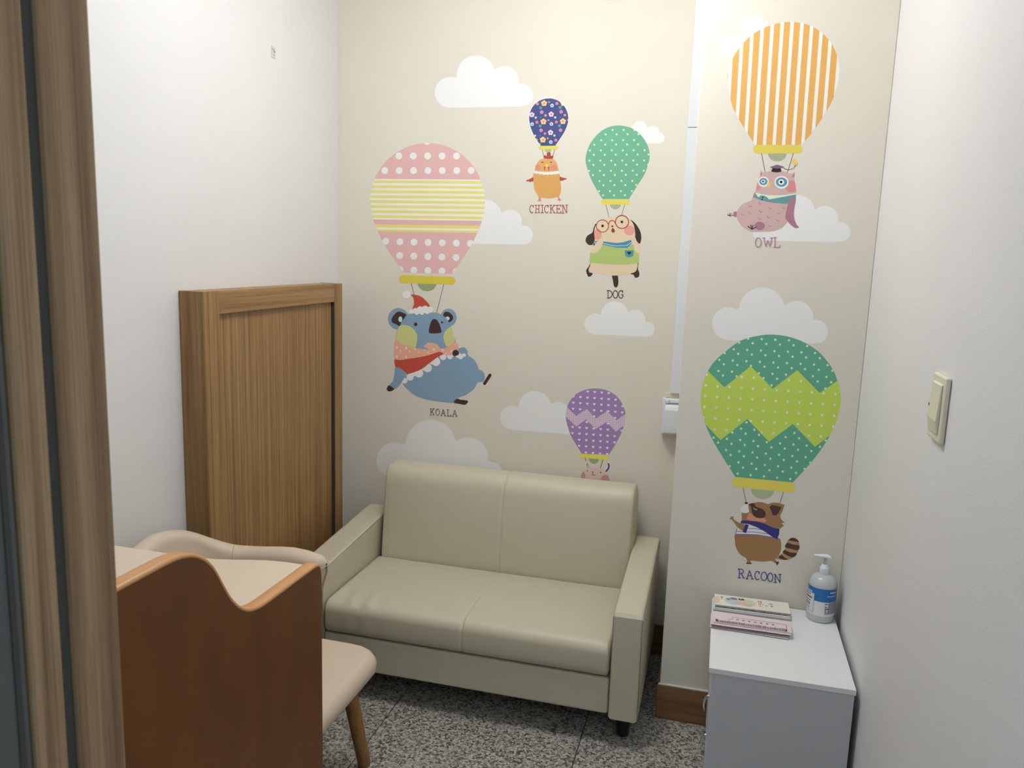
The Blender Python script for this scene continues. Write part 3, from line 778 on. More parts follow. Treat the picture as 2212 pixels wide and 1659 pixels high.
BN, DB, NV = (124, 93, 60), (60, 43, 38), (44, 42, 92)
P.blob('tail', [(895, 1165), (945, 1140), (1005, 1085), (1040, 1000), (1070, 915), (1110, 882), (1160, 873), (1218, 908), (1240, 980), (1215, 1080), (1160, 1150), (1090, 1185), (1020, 1191), (950, 1184)], (138, 108, 70))
for q in [[(1090, 908), (1115, 882), (1160, 873), (1215, 905), (1228, 934), (1160, 924)], [(1035, 1005), (1068, 946), (1150, 970), (1238, 986), (1222, 1050), (1130, 1036)], [(1005, 1088), (1026, 1050), (1110, 1084), (1202, 1094), (1160, 1150), (1080, 1134)], [(942, 1150), (985, 1120), (1030, 1158), (1078, 1186), (1010, 1186)]]: P.put('tail_ring', [catmull(q)], DB)
P.blob('foot', [(474, 1242), (500, 1220), (530, 1218), (556, 1246), (520, 1249)], DB); P.blob('foot', [(888, 1222), (943, 1216), (936, 1250), (918, 1272), (910, 1245)], DB)
P.blob('body', [(325, 815), (480, 815), (640, 820), (850, 855), (955, 880), (978, 970), (972, 1060), (935, 1140), (897, 1172), (908, 1214), (885, 1230), (840, 1206), (700, 1215), (550, 1200), (536, 1230), (495, 1226), (475, 1166), (390, 1110), (330, 1010), (316, 910)], BN)
P.put('head', [[(415, 632), (412, 520), (440, 505), (500, 500), (508, 390), (580, 375), (650, 358), (730, 370), (790, 392), (860, 370), (930, 372), (1028, 400), (1000, 480), (960, 560), (985, 620), (1030, 655), (985, 665), (1018, 700), (960, 742), (860, 735), (720, 690), (560, 660)]], BN)
P.put('shirt', [[(345, 735), (400, 655), (480, 660), (560, 680), (700, 755), (860, 866), (780, 852), (640, 828), (480, 822), (325, 822)], [(930, 882), (956, 850), (956, 886)]], (206, 206, 202))
P.line('shirt_stripes', [[(345, 740), (325, 820)], [(510, 740), (600, 742), (690, 757)], [(338, 780), (470, 786), (600, 792), (790, 818)], [(325, 822), (480, 823), (640, 829), (780, 853), (950, 886)], [(400, 663), (470, 672)]], 9, (78, 86, 140))
P.blob('arm', [(258, 575), (290, 572), (300, 610), (380, 660), (465, 690), (432, 772), (350, 720), (300, 642), (262, 604)], BN)
P.line('fingers', [[(280, 600), (240, 602)], [(280, 595), (254, 574)], [(284, 595), (288, 570)]], 12, BN)
P.put('cuff', [[(470, 675), (515, 692), (475, 808), (424, 790)]], NV)
P.put('scarf', [[(394, 656), (410, 626), (480, 624), (560, 632), (640, 645), (720, 665), (790, 695), (860, 727), (955, 747), (950, 800), (945, 830), (920, 890), (860, 866), (740, 780), (620, 718), (520, 680), (440, 664)]], NV)
P.blob('cheek', [(498, 560), (522, 512), (560, 540), (620, 586), (742, 596), (746, 648), (640, 636), (500, 618)], (172, 112, 92))
P.blob('muzzle', [(432, 402), (498, 386), (512, 450), (518, 498), (470, 520), (415, 506), (398, 460)], (208, 208, 204))
P.put('nose', [ell(478, 375, 23, 14)], (34, 28, 28))
P.blob('eye_mask', [(518, 394), (585, 378), (622, 430), (700, 456), (752, 505), (750, 562), (700, 590), (640, 585), (590, 556), (560, 500), (550, 430)], DB)
P.line('closed_eye', [[(580, 448), (600, 462), (614, 472), (630, 462)]], 7, (196, 192, 186))
P.put('ear_patch', [[(810, 430), (850, 402), (982, 432), (940, 520), (910, 548), (860, 551)]], DB)
P.text([('R', 360, 1322, 452, 1446), ('A', 472, 1344, 580, 1462), ('C', 598, 1356, 672, 1474), ('O', 688, 1366, 776, 1486), ('O', 782, 1380, 862, 1500), ('N', 874, 1396, 980, 1514)], 12, (52, 48, 100))

# --- bunny under the purple heart balloon
P = Print(Z8, YB, (178, 172, 154), 'rabbit_balloon_print', 'small printed purple balloon with hearts carrying a pink rabbit behind the sofa', 'wall print', (920, 1370), 'animal balloons printed on the wallpaper')
P.balloon([(1048, 1352), (1110, 1252), (1160, 1152), (1190, 1040), (1180, 960), (1132, 872), (1060, 815), (980, 790), (900, 787), (820, 806), (750, 850), (700, 920), (680, 1000), (686, 1070), (720, 1180), (770, 1270), (816, 1342)], (132, 108, 143))
zg = [(630, 890), (700, 957), (770, 1022), (860, 960), (935, 1045), (1030, 980), (1112, 1060), (1190, 1002), (1240, 962), (1240, 1052), (1107, 1155), (1030, 1072), (935, 1132), (852, 1050), (770, 1112), (690, 1036), (630, 975)]
P.onto('zigzag_band', [zg], (172, 148, 160))
wd = [(690+16*k, 950+15*r+1.2*k) for k in range(33) for r in range(17)]
P.onto('tiny_dots', [ell(x, y, 4, 4, 6) for x, y in wd if inside((x, y), P.env) and inside((x, y), zg)], (206, 190, 190), False)
hh = [(867-60*3-1.5*r+60*k, 812-4.4*3+52*r+4.4*k) for r in range(11) for k in range(0, 9)]
P.onto('hearts', [heart(x, y, 12) for x, y in hh if inside((x, y), P.env) and not inside((x, y), zg)], (226, 220, 214), False)
P.z = ZC2; P.w = (170, 164, 147)
P.basket((500, 78, 1470, 160, 82), (186, 172, 66), (978, 190, 205, 210), (120, 132, 92), ([(620, 150), (655, 285)], [(1345, 200), (1235, 575)]), 28)
hp = catmull([(440, 1250), (462, 930), (500, 785), (580, 680), (700, 592), (850, 546), (1050, 546), (1250, 602), (1430, 722), (1540, 842), (1600, 1060), (1630, 1280)], False)
P.put('ear', [capsule(1560, 360, 1470, 700, 60)], (188, 170, 158)); P.put('ear', [capsule(690, 400, 760, 600, 70)], (180, 166, 148))
P.put('head', [hp], (176, 154, 140))
P.put('cheek', [clip(ell(535, 880, 100, 165), hull(hp))], (156, 116, 110)); P.put('cheek', [clip(ell(1430, 1010, 180, 165), hull(hp))], (156, 116, 110))
P.line('ear_outline', [[(718, 572), (690, 470), (704, 372), (786, 550)]], 30, (120, 116, 84))
P.line('ear_mark', [[(1550, 400), (1576, 480), (1545, 600), (1465, 700)]], 62, (66, 46, 84))
P.put('eye', [ell(717, 680, 22)], (30, 26, 26)); P.put('eye', [ell(1243, 745, 25)], (30, 26, 26))
P.line('mouth', [[(905, 728), (952, 728), (930, 775), (928, 820), (885, 842)], [(928, 815), (955, 850), (985, 862), (1012, 848)]], 24, (104, 66, 56))

# ------------------------------------------------------------------ boxed oak panel on the left wall
XF, Y0, Y1, ZT = -1.411, 1.955, 2.797, 1.366
t = thing('oak_panel_box', ((XL+XF)/2, (Y0+Y1)/2, 0), 'tall oak veneer box with recessed panel standing against the white wall beside the sofa', 'cabinet')
box('side_panel', (XL+0.0005, Y0, 0.0), (XF-0.0005, Y0+0.018, ZT), M['oak'], t, 0.0012, 1)
box('side_panel', (XL+0.0005, Y1-0.018, 0.0), (XF-0.019, Y1, ZT), M['oak'], t, 0.0012, 1)
box('top_board', (XL+0.0005, Y0+0.018, ZT-0.018), (XF-0.0185, Y1-0.0185, ZT-0.001), M['oak_x'], t, 0.0012, 1)
box('stile', (XF-0.018, Y0+0.0185, 0.0), (XF, 2.024, ZT), M['oak'], t, 0.0012, 1)
box('stile', (XF-0.018, 2.7395, 0.0), (XF, Y1, ZT), M['oak'], t, 0.0016, 1)
box('top_rail', (XF-0.018, 2.0245, 1.298), (XF-0.0006, 2.7365, ZT), M['oak_x'], t, 0.0012, 1)
box('gap_shade_strip', (XF-0.018, 2.7366, 0.0), (XF-0.004, 2.7394, ZT-0.002), M['gasket'], t)  # dark strip filling the gap, painted shade between panel and stile
box('door_panel', (XF-0.030, 2.0245, 0.02), (XF-0.0145, 2.7335, 1.297), M['oak'], t)

# ------------------------------------------------------------------ sofa
SX0, SX1, SY0, SY1 = -1.326, -0.165, 2.275, 2.885
AW = 0.092
XI = -1.224                     # inner face of the arm by the chair
sofa = thing('loveseat', ((SX0+SX1)/2, (SY0+SY1)/2, 0), 'beige leatherette two-seat sofa with thin arms under the balloon mural', 'sofa')
XC = -0.735
def seat_disp(p):
    if p.z > 0.30:
        u = (p.x-XC)/0.47; v = (p.y-2.47)/0.2
        p.z += 0.008*max(0, 1-u*u*0.9)*max(0, 1-v*v)
    if p.y < 2.31: p.y -= 0.006*max(0, 1-((p.z-0.28)/0.07)**2)
    g = math.exp(-((p.x-XC)/0.0045)**2)
    if p.z > 0.31: p.z -= 0.0035*g
    if p.y < 2.31: p.y += 0.003*g
    # wrinkles where the cover is pulled towards the chair-side corner
    w = math.exp(-((p.x+1.10)/0.09)**2)*math.exp(-((p.y-2.33)/0.07)**2)
    if p.z > 0.25: p.z += 0.0035*w*math.sin(p.x*95+p.y*20); p.y += 0.002*w*math.sin(p.x*95)
    return p
seam_x = [XC+d for d in (-0.012, -0.008, -0.005, -0.0025, 0, 0.0025, 0.005, 0.008, 0.012)]
wr = [-1.21+0.008*k for k in range(2, 28)]
seat = cushion('seat_cushion', (XI+0.001, SY0+0.004, 0.221), (SX1-AW-0.001, 2.735, 0.336), (0.014, 0.034, 0.034), M['sofa'], sofa, seat_disp, 0.03, (seam_x+wr, (), ()))
def back_disp(p):
    t2 = (p.z-0.31)/0.375
    fr = 1-min(1, max(0, (p.y-2.70)/0.185))
    p.y += 0.05*t2*fr
    if fr > 0.5: p.y -= 0.012*max(0, 1-((p.x-XC)/0.48)**4)*max(0, 1-((t2-0.5)/0.5)**2)
    g = math.exp(-((p.x-XC)/0.0045)**2)
    if fr > 0.6: p.y += 0.0035*g
    if p.z > 0.65: p.z -= 0.003*g
    return p
back = cushion('back_cushion', (-1.212, 2.70, 0.30), (-0.252, 2.885, 0.685), (0.014, 0.055, 0.055), M['sofa'], sofa, back_disp, 0.03, (seam_x, (), ()))
box('front_rail', (XI+0.001, SY0+0.008, 0.104), (SX1-AW-0.001, SY0+0.06, 0.2215), M['sofa'], sofa, 0.008, 3, smooth=False)
box('seat_base', (XI+0.001, SY0+0.062, 0.108), (SX1-AW-0.001, 2.87, 0.219), M['sofa'], sofa)
for x0, x1 in ((SX0, XI), (SX1-AW, SX1)):
    prof = [(SY0, 0.096), (SY0+0.003, 0.43), (SY0+0.012, 0.4405), (SY0+0.03, 0.444), (2.84, 0.487), (2.868, 0.484), (2.88, 0.47), (2.882, 0.096)]
    a = prism('arm', prof, 0, x0, x1, M['sofa'], sofa, 0.012, 4)
    for x in (x0+0.010, x1-0.010):
        xx = x0+0.0022 if x < (x0+x1)/2 else x1-0.0022
        tube('piping', [(xx, SY0+0.006, 0.10), (xx, SY0+0.007, 0.422), (xx, SY0+0.016, 0.4345), (xx, SY0+0.03, 0.438), (xx, 2.84, 0.481)], 0.0016, M['sofa_seam'], a, 6)
def seam_line(name, pts, parent, w=0.0011, m='sofa_seam'):
    return tube(name, pts, w, M[m], parent, 5)
seam_line('seam', [(XC-0.004, 2.7335, 0.40), (XC-0.004, 2.738, 0.50), (XC-0.004, 2.739, 0.58), (XC-0.004, 2.742, 0.63), (XC-0.004, 2.757, 0.668)], back, 0.0009)
for x, y in ((SX0+0.05, 2.36), (SX1-0.05, 2.36), (SX0+0.05, 2.83), (SX1-0.05, 2.83)):
    lathe('leg', [(0.019, 0.0), (0.020, 0.002), (0.0265, 0.104), (0.0265, 0.108)], (x, y), M['black'], sofa, 20)

# ------------------------------------------------------------------ nursing chair
CYM = 1.712
chair = thing('tub_chair', (-1.15, CYM, 0), 'beige padded tub chair on round wooden legs squeezed between changing table and sofa', 'chair')
slo, shi = (-1.37, 1.452, 0.318), (-0.862, 1.972, 0.386)
pr = plan_round(slo, shi, 0.075)
def seat2(p):
    p = pr(p)
    if p.z > 0.35: p.z += 0.010*max(0, 1-((p.x+1.12)/0.26)**2)*max(0, 1-((p.y-CYM)/0.27)**2)-0.006*max(0, (p.x+0.95)/0.09)
    return p
cushion('seat', slo, shi, 0.03, M['beige'], chair, seat2, 0.035)
path = []
ARX = [(-1.068, 0.0), (-1.095, 0), (-1.14, 0), (-1.18, 0), (-1.22, 0), (-1.27, 0)]
HW = 0.235
for x, _ in ARX: path.append((x, HW))
R = 0.135
for k in range(1, 13):
    a = math.pi/2*k/12
    path.append((-1.27-R*math.sin(a), HW-R+R*math.cos(a)))
path += [(-1.405, 0.075), (-1.4055, 0.05), (-1.406, 0.025), (-1.406, 0.0)]
path = path+[(x, -y) for x, y in path[-2::-1]]
n = len(path)
dist = [0]
for i in range(1, n): dist.append(dist[-1]+math.dist(path[i], path[i-1]))
tot = dist[-1]
TOPZ = [(0, 0.642), (0.027, 0.648)]+[(d_+0.027, z_) for d_, z_ in [(0.045, 0.651), (0.085, 0.648), (0.125, 0.643), (0.175, 0.638), (0.21, 0.637), (0.228, 0.639), (0.263, 0.652), (0.299, 0.672), (0.334, 0.693), (0.369, 0.710), (0.40, 0.721), (0.437, 0.732), (0.487, 0.739)]]
def top_h(s):
    u = min(s, tot-s)
    for i in range(len(TOPZ)-1):
        if u <= TOPZ[i+1][0] or i == len(TOPZ)-2:
            p0, p1, p2, p3 = TOPZ[max(i-1, 0)], TOPZ[i], TOPZ[i+1], TOPZ[min(i+2, len(TOPZ)-1)]
            t_ = min(1, (u-p1[0])/(p2[0]-p1[0]))
            m1 = (p2[1]-p0[1])/(p2[0]-p0[0])*(p2[0]-p1[0]); m2 = (p3[1]-p1[1])/max(1e-6, p3[0]-p1[0])*(p2[0]-p1[0])
            return p1[1]*(2*t_**3-3*t_**2+1)+m1*(t_**3-2*t_**2+t_)+p2[1]*(-2*t_**3+3*t_**2)+m2*(t_**3-t_**2)
V, Fc = [], []
HT = 0.030
stations = []
for k in range(1, 7):                 # rounded arm front
    c = math.cos(math.pi/2*(1-k/7)); s_ = 1-math.sin(math.pi/2*k/7)
    stations.append((path[0][0]+HT*1.2*(math.cos(math.pi/2*k/7)), path[0][1], (0, 1), HT*math.sin(math.pi/2*k/7), top_h(0)-0.028*(1-math.sin(math.pi/2*k/7))))
for i in range(n):
    a, b = path[max(i-1, 0)], path[min(i+1, n-1)]
    tx, ty = b[0]-a[0], b[1]-a[1]; L = math.hypot(tx, ty)
    stations.append((path[i][0], path[i][1], (ty/L*1.0, -tx/L), HT, top_h(dist[i])))
for k in range(6, 0, -1):
    stations.append((path[-1][0]+HT*1.2*(math.cos(math.pi/2*k/7)), path[-1][1], (0, -1), HT*math.sin(math.pi/2*k/7), top_h(0)-0.028*(1-math.sin(math.pi/2*k/7))))
NP = 15
for x, y, nn, h, zt in stations:
    nx, ny = nn
    prof = [(h, 0.33), (h*1.02, 0.45), (h, zt-HT)]
    prof += [(h*math.cos(math.pi*k/10), zt-HT+HT*math.sin(math.pi*k/10)) for k in range(1, 10)]
    prof += [(-h, zt-HT), (-h*1.02, 0.45), (-h, 0.33)]
    lean = max(0, 1-max(0, (-1.035-x))/0.09)      # arm fronts slope back towards the seat
    for o_, z in prof: V.append((x+nx*o_-lean*0.3*max(0, zt-HT-z), CYM+y+ny*o_, z))
m_ = len(stations)
for i in range(m_-1):
    for k in range(NP):
        k2 = (k+1) % NP
        Fc.append((i*NP+k, i*NP+k2, (i+1)*NP+k2, (i+1)*NP+k))
Fc.append(tuple(range(NP))); Fc.append(tuple(range((m_-1)*NP, m_*NP))[::-1])
shell = obj('backrest', V, Fc, M['beige'], chair, True)
# seam across the far arm and gathered pleats on the arm front
def shell_pt(d_, k_, lift=0.0008):
    i_ = min(range(n), key=lambda q: abs(dist[q]-d_))
    x_, y_, (nx_, ny_), h_, zt_ = stations[6+i_]
    a_ = math.pi*k_
    o_ = (h_+lift)*math.cos(a_)
    return (x_+nx_*o_, CYM+y_+ny_*o_, zt_-HT+(HT+lift)*math.sin(a_))
d_s = 0.249
i_s = min(range(n), key=lambda q: abs(dist[q]-d_s))
q_ = shell_pt(d_s, 1.0); 
seam_line('seam', [(q_[0], q_[1], 0.52), q_]+[shell_pt(d_s, 1-k/8) for k in range(1, 8)], shell, 0.0009, 'beige_seam')
for k in range(7):
    z = 0.622-0.010*k
    xo = -1.0305-0.3*max(0, 0.613-z)
    seam_line('pleat', [(xo-0.010, CYM+HW-0.026, z-0.004), (xo-0.002, CYM+HW-0.014, z-0.001), (xo+0.0005, CYM+HW, z), (xo-0.002, CYM+HW+0.014, z+0.001)], shell, 0.0012, 'beige_seam')
for (tx, ty, fx, fy) in ((-0.925, 1.862, -0.926, 1.972), (-0.925, 1.562, -0.926, 1.452), (-1.33, 1.85, -1.40, 1.925), (-1.33, 1.574, -1.40, 1.50)):
    tube('leg', [(fx, fy, 0.0), (fx+(tx-fx)*0.02, fy+(ty-fy)*0.02, 0.006), (tx, ty, 0.322)], 0.0165, M['leg_wood'], chair, 18, taper=0.0215)
box('seat_frame', (-1.33, 1.56, 0.29), (-0.93, 1.865, 0.3185), M['leg_wood'], chair, 0.004)

# ------------------------------------------------------------------ changing table
XT1, XT0, YT0, YT1 = -0.742, -1.484, 0.60, 1.383
table = thing('changing_table', ((XT0+XT1)/2, (YT0+YT1)/2, 0), 'brown wooden baby changing table with wave-cut side panel and cream pad, next to the doorway', 'table')
curve = [(0.60, 1.052), (0.70, 1.052), (0.80, 1.052), (0.873, 1.052), (0.91, 1.052), (0.946, 1.0505), (0.971, 1.046), (0.992, 1.038), (1.014, 1.024), (1.032, 1.006), (1.045, 0.988), (1.059, 0.964), (1.078, 0.934), (1.098, 0.911), (1.118, 0.896), (1.140, 0.887), (1.169, 0.8825), (1.217, 0.882), (1.283, 0.882), (1.345, 0.882), (1.362, 0.8805), (1.373, 0.876), (1.380, 0.867), (1.383, 0.850)]
curve = catmull(curve, False, 3)
top = []
for i, (y, z) in enumerate(curve):
    a, b_ = curve[max(i-1, 0)], curve[min(i+1, len(curve)-1)]
    ty, tz = b_[0]-a[0], b_[1]-a[1]; L = math.hypot(ty, tz)
    top.append((y+tz/L*0.0052, z-ty/L*0.0052))
prof = [(YT0, 0.0)]+top+[(top[-1][0], 0.0)]
pn = prism('wave_side_panel', prof[::-1], 0, XT1-0.026, XT1, M['cherry'], table, 0.0)
prism('wave_side_panel', prof[::-1], 0, XT0, XT0+0.018, M['cherry'], table, 0.0)
# lipping along the wavy edge, lamplight on it painted in as a paler colour
def lipping(xa, xb, parent):
    bm = bmesh.new()
    sec = [(xa-0.0003, -0.002), (xa-0.0001, 0.0012), (xa+0.0015, 0.0036), (xa+0.005, 0.0051), (xb-0.005, 0.0051), (xb-0.0015, 0.0036), (xb+0.0001, 0.0012), (xb+0.0003, -0.002)]
    rows = []
    for i, (y, z) in enumerate(top):
        a, b = top[max(i-1, 0)], top[min(i+1, len(top)-1)]
        ty, tz = b[0]-a[0], b[1]-a[1]; L = math.hypot(ty, tz)
        ny, nz = -tz/L, ty/L
        rows.append([bm.verts.new((x, y+ny*h, z+nz*h)) for x, h in sec])
    for r0, r1 in zip(rows[:-1], rows[1:]):
        for k in range(len(sec)-1): bm.faces.new((r0[k], r0[k+1], r1[k+1], r1[k]))
        bm.faces.new((r0[-1], r0[0], r1[0], r1[-1]))
    bm.faces.new(rows[0]); bm.faces.new(rows[-1][::-1])
    bmesh.ops.recalc_face_normals(bm, faces=bm.faces[:])
    o = from_bm('edge_lipping', bm, M['cherry_edge_lit'], parent)
    o.data.polygons.foreach_set('use_smooth', [True]*len(o.data.polygons))
lipping(XT1-0.026, XT1, pn)
box('tabletop', (XT0+0.0185, YT0, 0.765), (XT1-0.0265, YT1-0.004, 0.785), M['cherry'], table, 0.001, 1)
box('shelf', (XT0+0.0185, YT0, 0.35), (XT1-0.0265, YT1-0.02, 0.368), M['cherry'], table, 0.001, 1)
box('back_panel', (XT0+0.0185, YT1-0.018, 0.368), (XT1-0.0265, YT1-0.004, 0.764), M['cherry'], table, 0.001, 1)
def pad_disp(p):
    if p.z > 0.82:
        u = (p.x+1.11)/0.36; v = (p.y-1.0)/0.42
        p.z += 0.010*max(0, 1-u*u)*max(0, 1-v*v)-0.006
        w = min(1, max(0, (p.x+1.05)/0.22)); p.z += 0.019*w*w*(3-2*w)
    return p
cushion('pad', (XT0+0.02, YT0+0.005, 0.786), (XT1-0.0275, 1.412, 0.846), 0.022, M['pad'], table, pad_disp, 0.04)

# ------------------------------------------------------------------ drawer unit
DX0, DX1, DY0, DY1, DZ = 0.036, 0.388, 2.029, 2.482, 0.444
du = thing('drawer_unit', ((DX0+DX1)/2, (DY0+DY1)/2, 0), 'small white drawer unit in the corner with leaflets and pump bottle on top', 'drawers')
box('top_panel', (DX0-0.006, DY0-0.002, DZ-0.015), (DX1+0.003, DY1, DZ), M['melamine'], du, 0.001, 1)
box('side_panel', (DX0+0.003, DY0, 0.012), (DX1, DY0+0.015, DZ-0.0153), M['melamine_side'], du, 0.0008, 1)
box('side_panel', (DX0+0.003, DY1-0.017, 0.012), (DX1, DY1-0.002, DZ-0.0153), M['melamine_side'], du, 0.0008, 1)
box('back_panel', (DX1-0.012, DY0+0.0155, 0.012), (DX1-0.001, DY1-0.0175, DZ-0.0155), M['melamine_side'], du)
box('bottom_panel', (DX0+0.006, DY0+0.0155, 0.012), (DX1-0.0125, DY1-0.0175, 0.027), M['melamine_side'], du)
for i, (za, zb) in enumerate(((0.030, 0.159), (0.162, 0.271), (0.274, 0.426))):
    d = box('drawer_front', (DX0+0.004, DY0+0.0165, za), (DX0+0.018, DY1-0.0185, zb), M['melamine'], du, 0.0008, 1)
    box('drawer_tray', (DX0+0.0185, DY0+0.022, za+0.01), (DX1-0.014, DY1-0.024, zb-0.02), M['melamine_side'], du)
    zh, yh, xh = (0.110, 0.215, 0.330)[i], 2.085, DX0+0.004
    h = tube('handle', [(xh, yh-0.006, zh+0.004), (xh-0.005, yh-0.006, zh+0.005), (xh-0.010, yh-0.004, zh), (xh-0.0150, yh, zh-0.012), (xh-0.016, yh+0.004, zh-0.030), (xh-0.013, yh+0.006, zh-0.048)], 0.005, M['chrome'], d, 10, taper=0.0018)
for x in (DX0+0.03, DX1-0.03):
    for y in (DY0+0.03, DY1-0.03):
        lathe('foot', [(0.012, 0), (0.014, 0.003), (0.014, 0.0121)], (x, y), M['black'], du, 14)

# leaflets in two piles
PAPER = {'cream': plain('leaflet_cream', (240, 236, 224), 0.35), 'white': plain('leaflet_white', (236, 234, 232), 0.4), 'pink': plain('leaflet_pink', (236, 221, 225), 0.35), 'grey': plain('leaflet_page_edges', (176, 174, 172), 0.7), 'rose': plain('leaflet_rose_edges', (150, 118, 124), 0.7)}
def leaflet(x0, x1, y0, y1, z0, th, skew, cover, edge, label, group, sag=0.0):
    """thin folded leaflet: cover sheet over a page block, front edge sagging a little"""
    c = ((x0+x1)/2, (y0+y1)/2)
    t = thing('leaflet', (c[0], c[1], z0), label, 'leaflet', group)
    ca, sa = math.cos(skew), math.sin(skew)
    def rot(x, y): return (c[0]+(x-c[0])*ca-(y-c[1])*sa, c[1]+(x-c[0])*sa+(y-c[1])*ca)
    def sheet(name, za, zb, m, inset):
        V, F = [], []
        ny = 6
        for j in range(ny+1):
            y = y0+inset+(y1-y0-2*inset)*j/ny
            dz = -sag*(1-j/ny)**2
            for x in (x0+inset, x1-inset):
                X, Yv = rot(x, y)
                V += [(X, Yv, za+dz*0.0), (X, Yv, zb+dz)]
        for j in range(ny):
            a = 4*j
            F += [(a+1, a+3, a+7, a+5), (a, a+4, a+6, a+2), (a, a+1, a+5, a+4), (a+2, a+6, a+7, a+3)]
        F += [(0, 2, 3, 1), (4*ny, 4*ny+1, 4*ny+3, 4*ny+2)]
        return obj(name, V, F, m, t)
    sheet('pages', z0, z0+th-0.0007, PAPER[edge], 0.0012)
    cv = sheet('cover', z0+th-0.0007, z0+th, PAPER[cover], 0.0)
    return t, cv, rot, (x0, x1, y0, y1, z0+th)

def mark(name, cv, rot, zt, polys, rgb, lift=0.0003):
    V, F = [], []
    for k, pl in enumerate(polys):
        n0 = len(V)
        for x, y in pl:
            X, Yv = rot(x, y); V.append((X, Yv, zt+lift+k*0.00002))
        F.append(list(range(n0, n0+len(pl))))
    a = sum(V[i-1][0]*V[i][1]-V[i][0]*V[i-1][1] for i in range(len(polys[0])))
    if a < 0: F = [f[::-1] for f in F]
    return obj(name, V, F, plain('ink_%d_%d_%d' % rgb, rgb, 0.4), cv)

LZ = DZ+0.0002
names_far = ['grey-edged leaflet at the bottom of the pile by the wall', 'thin white leaflet in the middle of the pile by the wall']
leaflet(0.033, 0.259, 2.382, 2.468, LZ, 0.0075, 0.015, 'white', 'grey', names_far[0], 'leaflets on the drawer unit')
leaflet(0.035, 0.257, 2.384, 2.466, LZ+0.0077, 0.0042, 0.02, 'white', 'white', names_far[1], 'leaflets on the drawer unit')
t, cv, rot, (a0, a1, b0, b1, zt) = leaflet(0.037, 0.257, 2.388, 2.468, LZ+0.0121, 0.0092, 0.025, 'cream', 'grey', 'cream leaflet with baby picture and red title, topmost of the pile by the wall', 'leaflets on the drawer unit')
V, F = [], []
random.seed(11)
for k in range(36):
    x = 0.040+0.0058*k; w_ = random.uniform(0.003, 0.0055); h_ = random.uniform(0.0012, 0.0026)
    for X_, z_ in ((x, 0.0015), (x+w_, 0.0015), (x+w_, 0.0015+h_), (x, 0.0015+h_)):
        q = rot(X_, 2.3890); V.append((q[0], q[1], LZ+0.0121+z_))
    F.append((4*k, 4*k+1, 4*k+2, 4*k+3))
tag(obj('edge_print', V, F, plain('edge_ink', (60, 58, 56), 0.7), t), kind='stuff')
E_ = lambda x, y, rx, ry: ell(x, y, rx, ry, 18)
mark('sky_wash', cv, rot, zt, [E_(0.095, 2.43, 0.028, 0.026)], (198, 216, 212))
mark('peach_wash', cv, rot, zt, [E_(0.043, 2.425, 0.009, 0.026)], (238, 208, 184))
mark('green_wash', cv, rot, zt, [E_(0.132, 2.428, 0.026, 0.024)], (212, 218, 188), 0.0005)
mark('blue_figure', cv, rot, zt, [E_(0.094, 2.447, 0.011, 0.008), E_(0.078, 2.438, 0.006, 0.006)], (120, 128, 178), 0.0007)
mark('baby_body', cv, rot, zt, [E_(0.118, 2.422, 0.015, 0.016), E_(0.132, 2.412, 0.016, 0.010)], (232, 198, 178), 0.0007)
mark('baby_head', cv, rot, zt, [E_(0.117, 2.436, 0.011, 0.010)], (238, 208, 190), 0.0009)
mark('cap', cv, rot, zt, [E_(0.117, 2.447, 0.0095, 0.007)], (44, 60, 90), 0.0011)
mark('cap_badge', cv, rot, zt, [E_(0.116, 2.450, 0.003, 0.0025)], (236, 236, 236), 0.0013)
def bars(lst): return [[(x, y), (x+w, y), (x+w, y+h), (x, y+h)] for x, y, w, h in lst]
mark('red_title', cv, rot, zt, bars([(0.167, 2.441, 0.002, 0.010), (0.169, 2.445, 0.006, 0.002), (0.175, 2.440, 0.002, 0.011), (0.172, 2.449, 0.006, 0.002), (0.168, 2.425, 0.006, 0.002), (0.168, 2.428, 0.002, 0.008), (0.173, 2.425, 0.002, 0.012), (0.168, 2.414, 0.007, 0.003)]), (186, 60, 84))
mark('grey_title', cv, rot, zt, bars([(0.197, 2.440, 0.006, 0.002), (0.197, 2.436, 0.002, 0.006), (0.204, 2.434, 0.002, 0.012), (0.206, 2.440, 0.004, 0.002), (0.201, 2.426, 0.008, 0.002), (0.201, 2.421, 0.008, 0.002), (0.206, 2.421, 0.002, 0.007), (0.188, 2.420, 0.004, 0.006), (0.178, 2.428, 0.005, 0.002)]), (96, 96, 96))
mark('side_figure', cv, rot, zt, bars([(0.055, 2.448, 0.006, 0.004), (0.060, 2.444, 0.002, 0.006), (0.057, 2.432, 0.0015, 0.014)]), (56, 52, 48))
names = ['bottom', 'second from the bottom', 'middle one', 'second from the top']
for k in range(4):
    leaflet(0.028+0.003*(k % 2), 0.250-0.004*((k+1) % 2), 2.260+0.003*((k*7) % 3), 2.342, LZ+0.0037*k, 0.0032, -0.03+0.012*k, 'pink' if k % 2 else 'white', 'rose', 'pink leaflet, %s of the near pile on the drawer unit' % names[k], 'leaflets on the drawer unit')
t, cv, rot, (a0, a1, b0, b1, zt) = leaflet(0.036, 0.253, 2.268, 2.343, LZ+0.0037*4, 0.0036, 0.0, 'pink', 'white', 'pink leaflet with red outlined text box, topmost of the near pile', 'leaflets on the drawer unit')
def pl(L, w): 
    out = []
    for (x0, y0), (x1, y1) in zip(L[:-1], L[1:]): out.append(capsule(x0, y0, x1, y1, w/2, 4))
    return out
mark('red_outline', cv, rot, zt, pl([(0.078, 2.292), (0.079, 2.298), (0.089, 2.301), (0.090, 2.314), (0.093, 2.317), (0.236, 2.317), (0.240, 2.313), (0.240, 2.282)], 0.0014), (170, 56, 76))
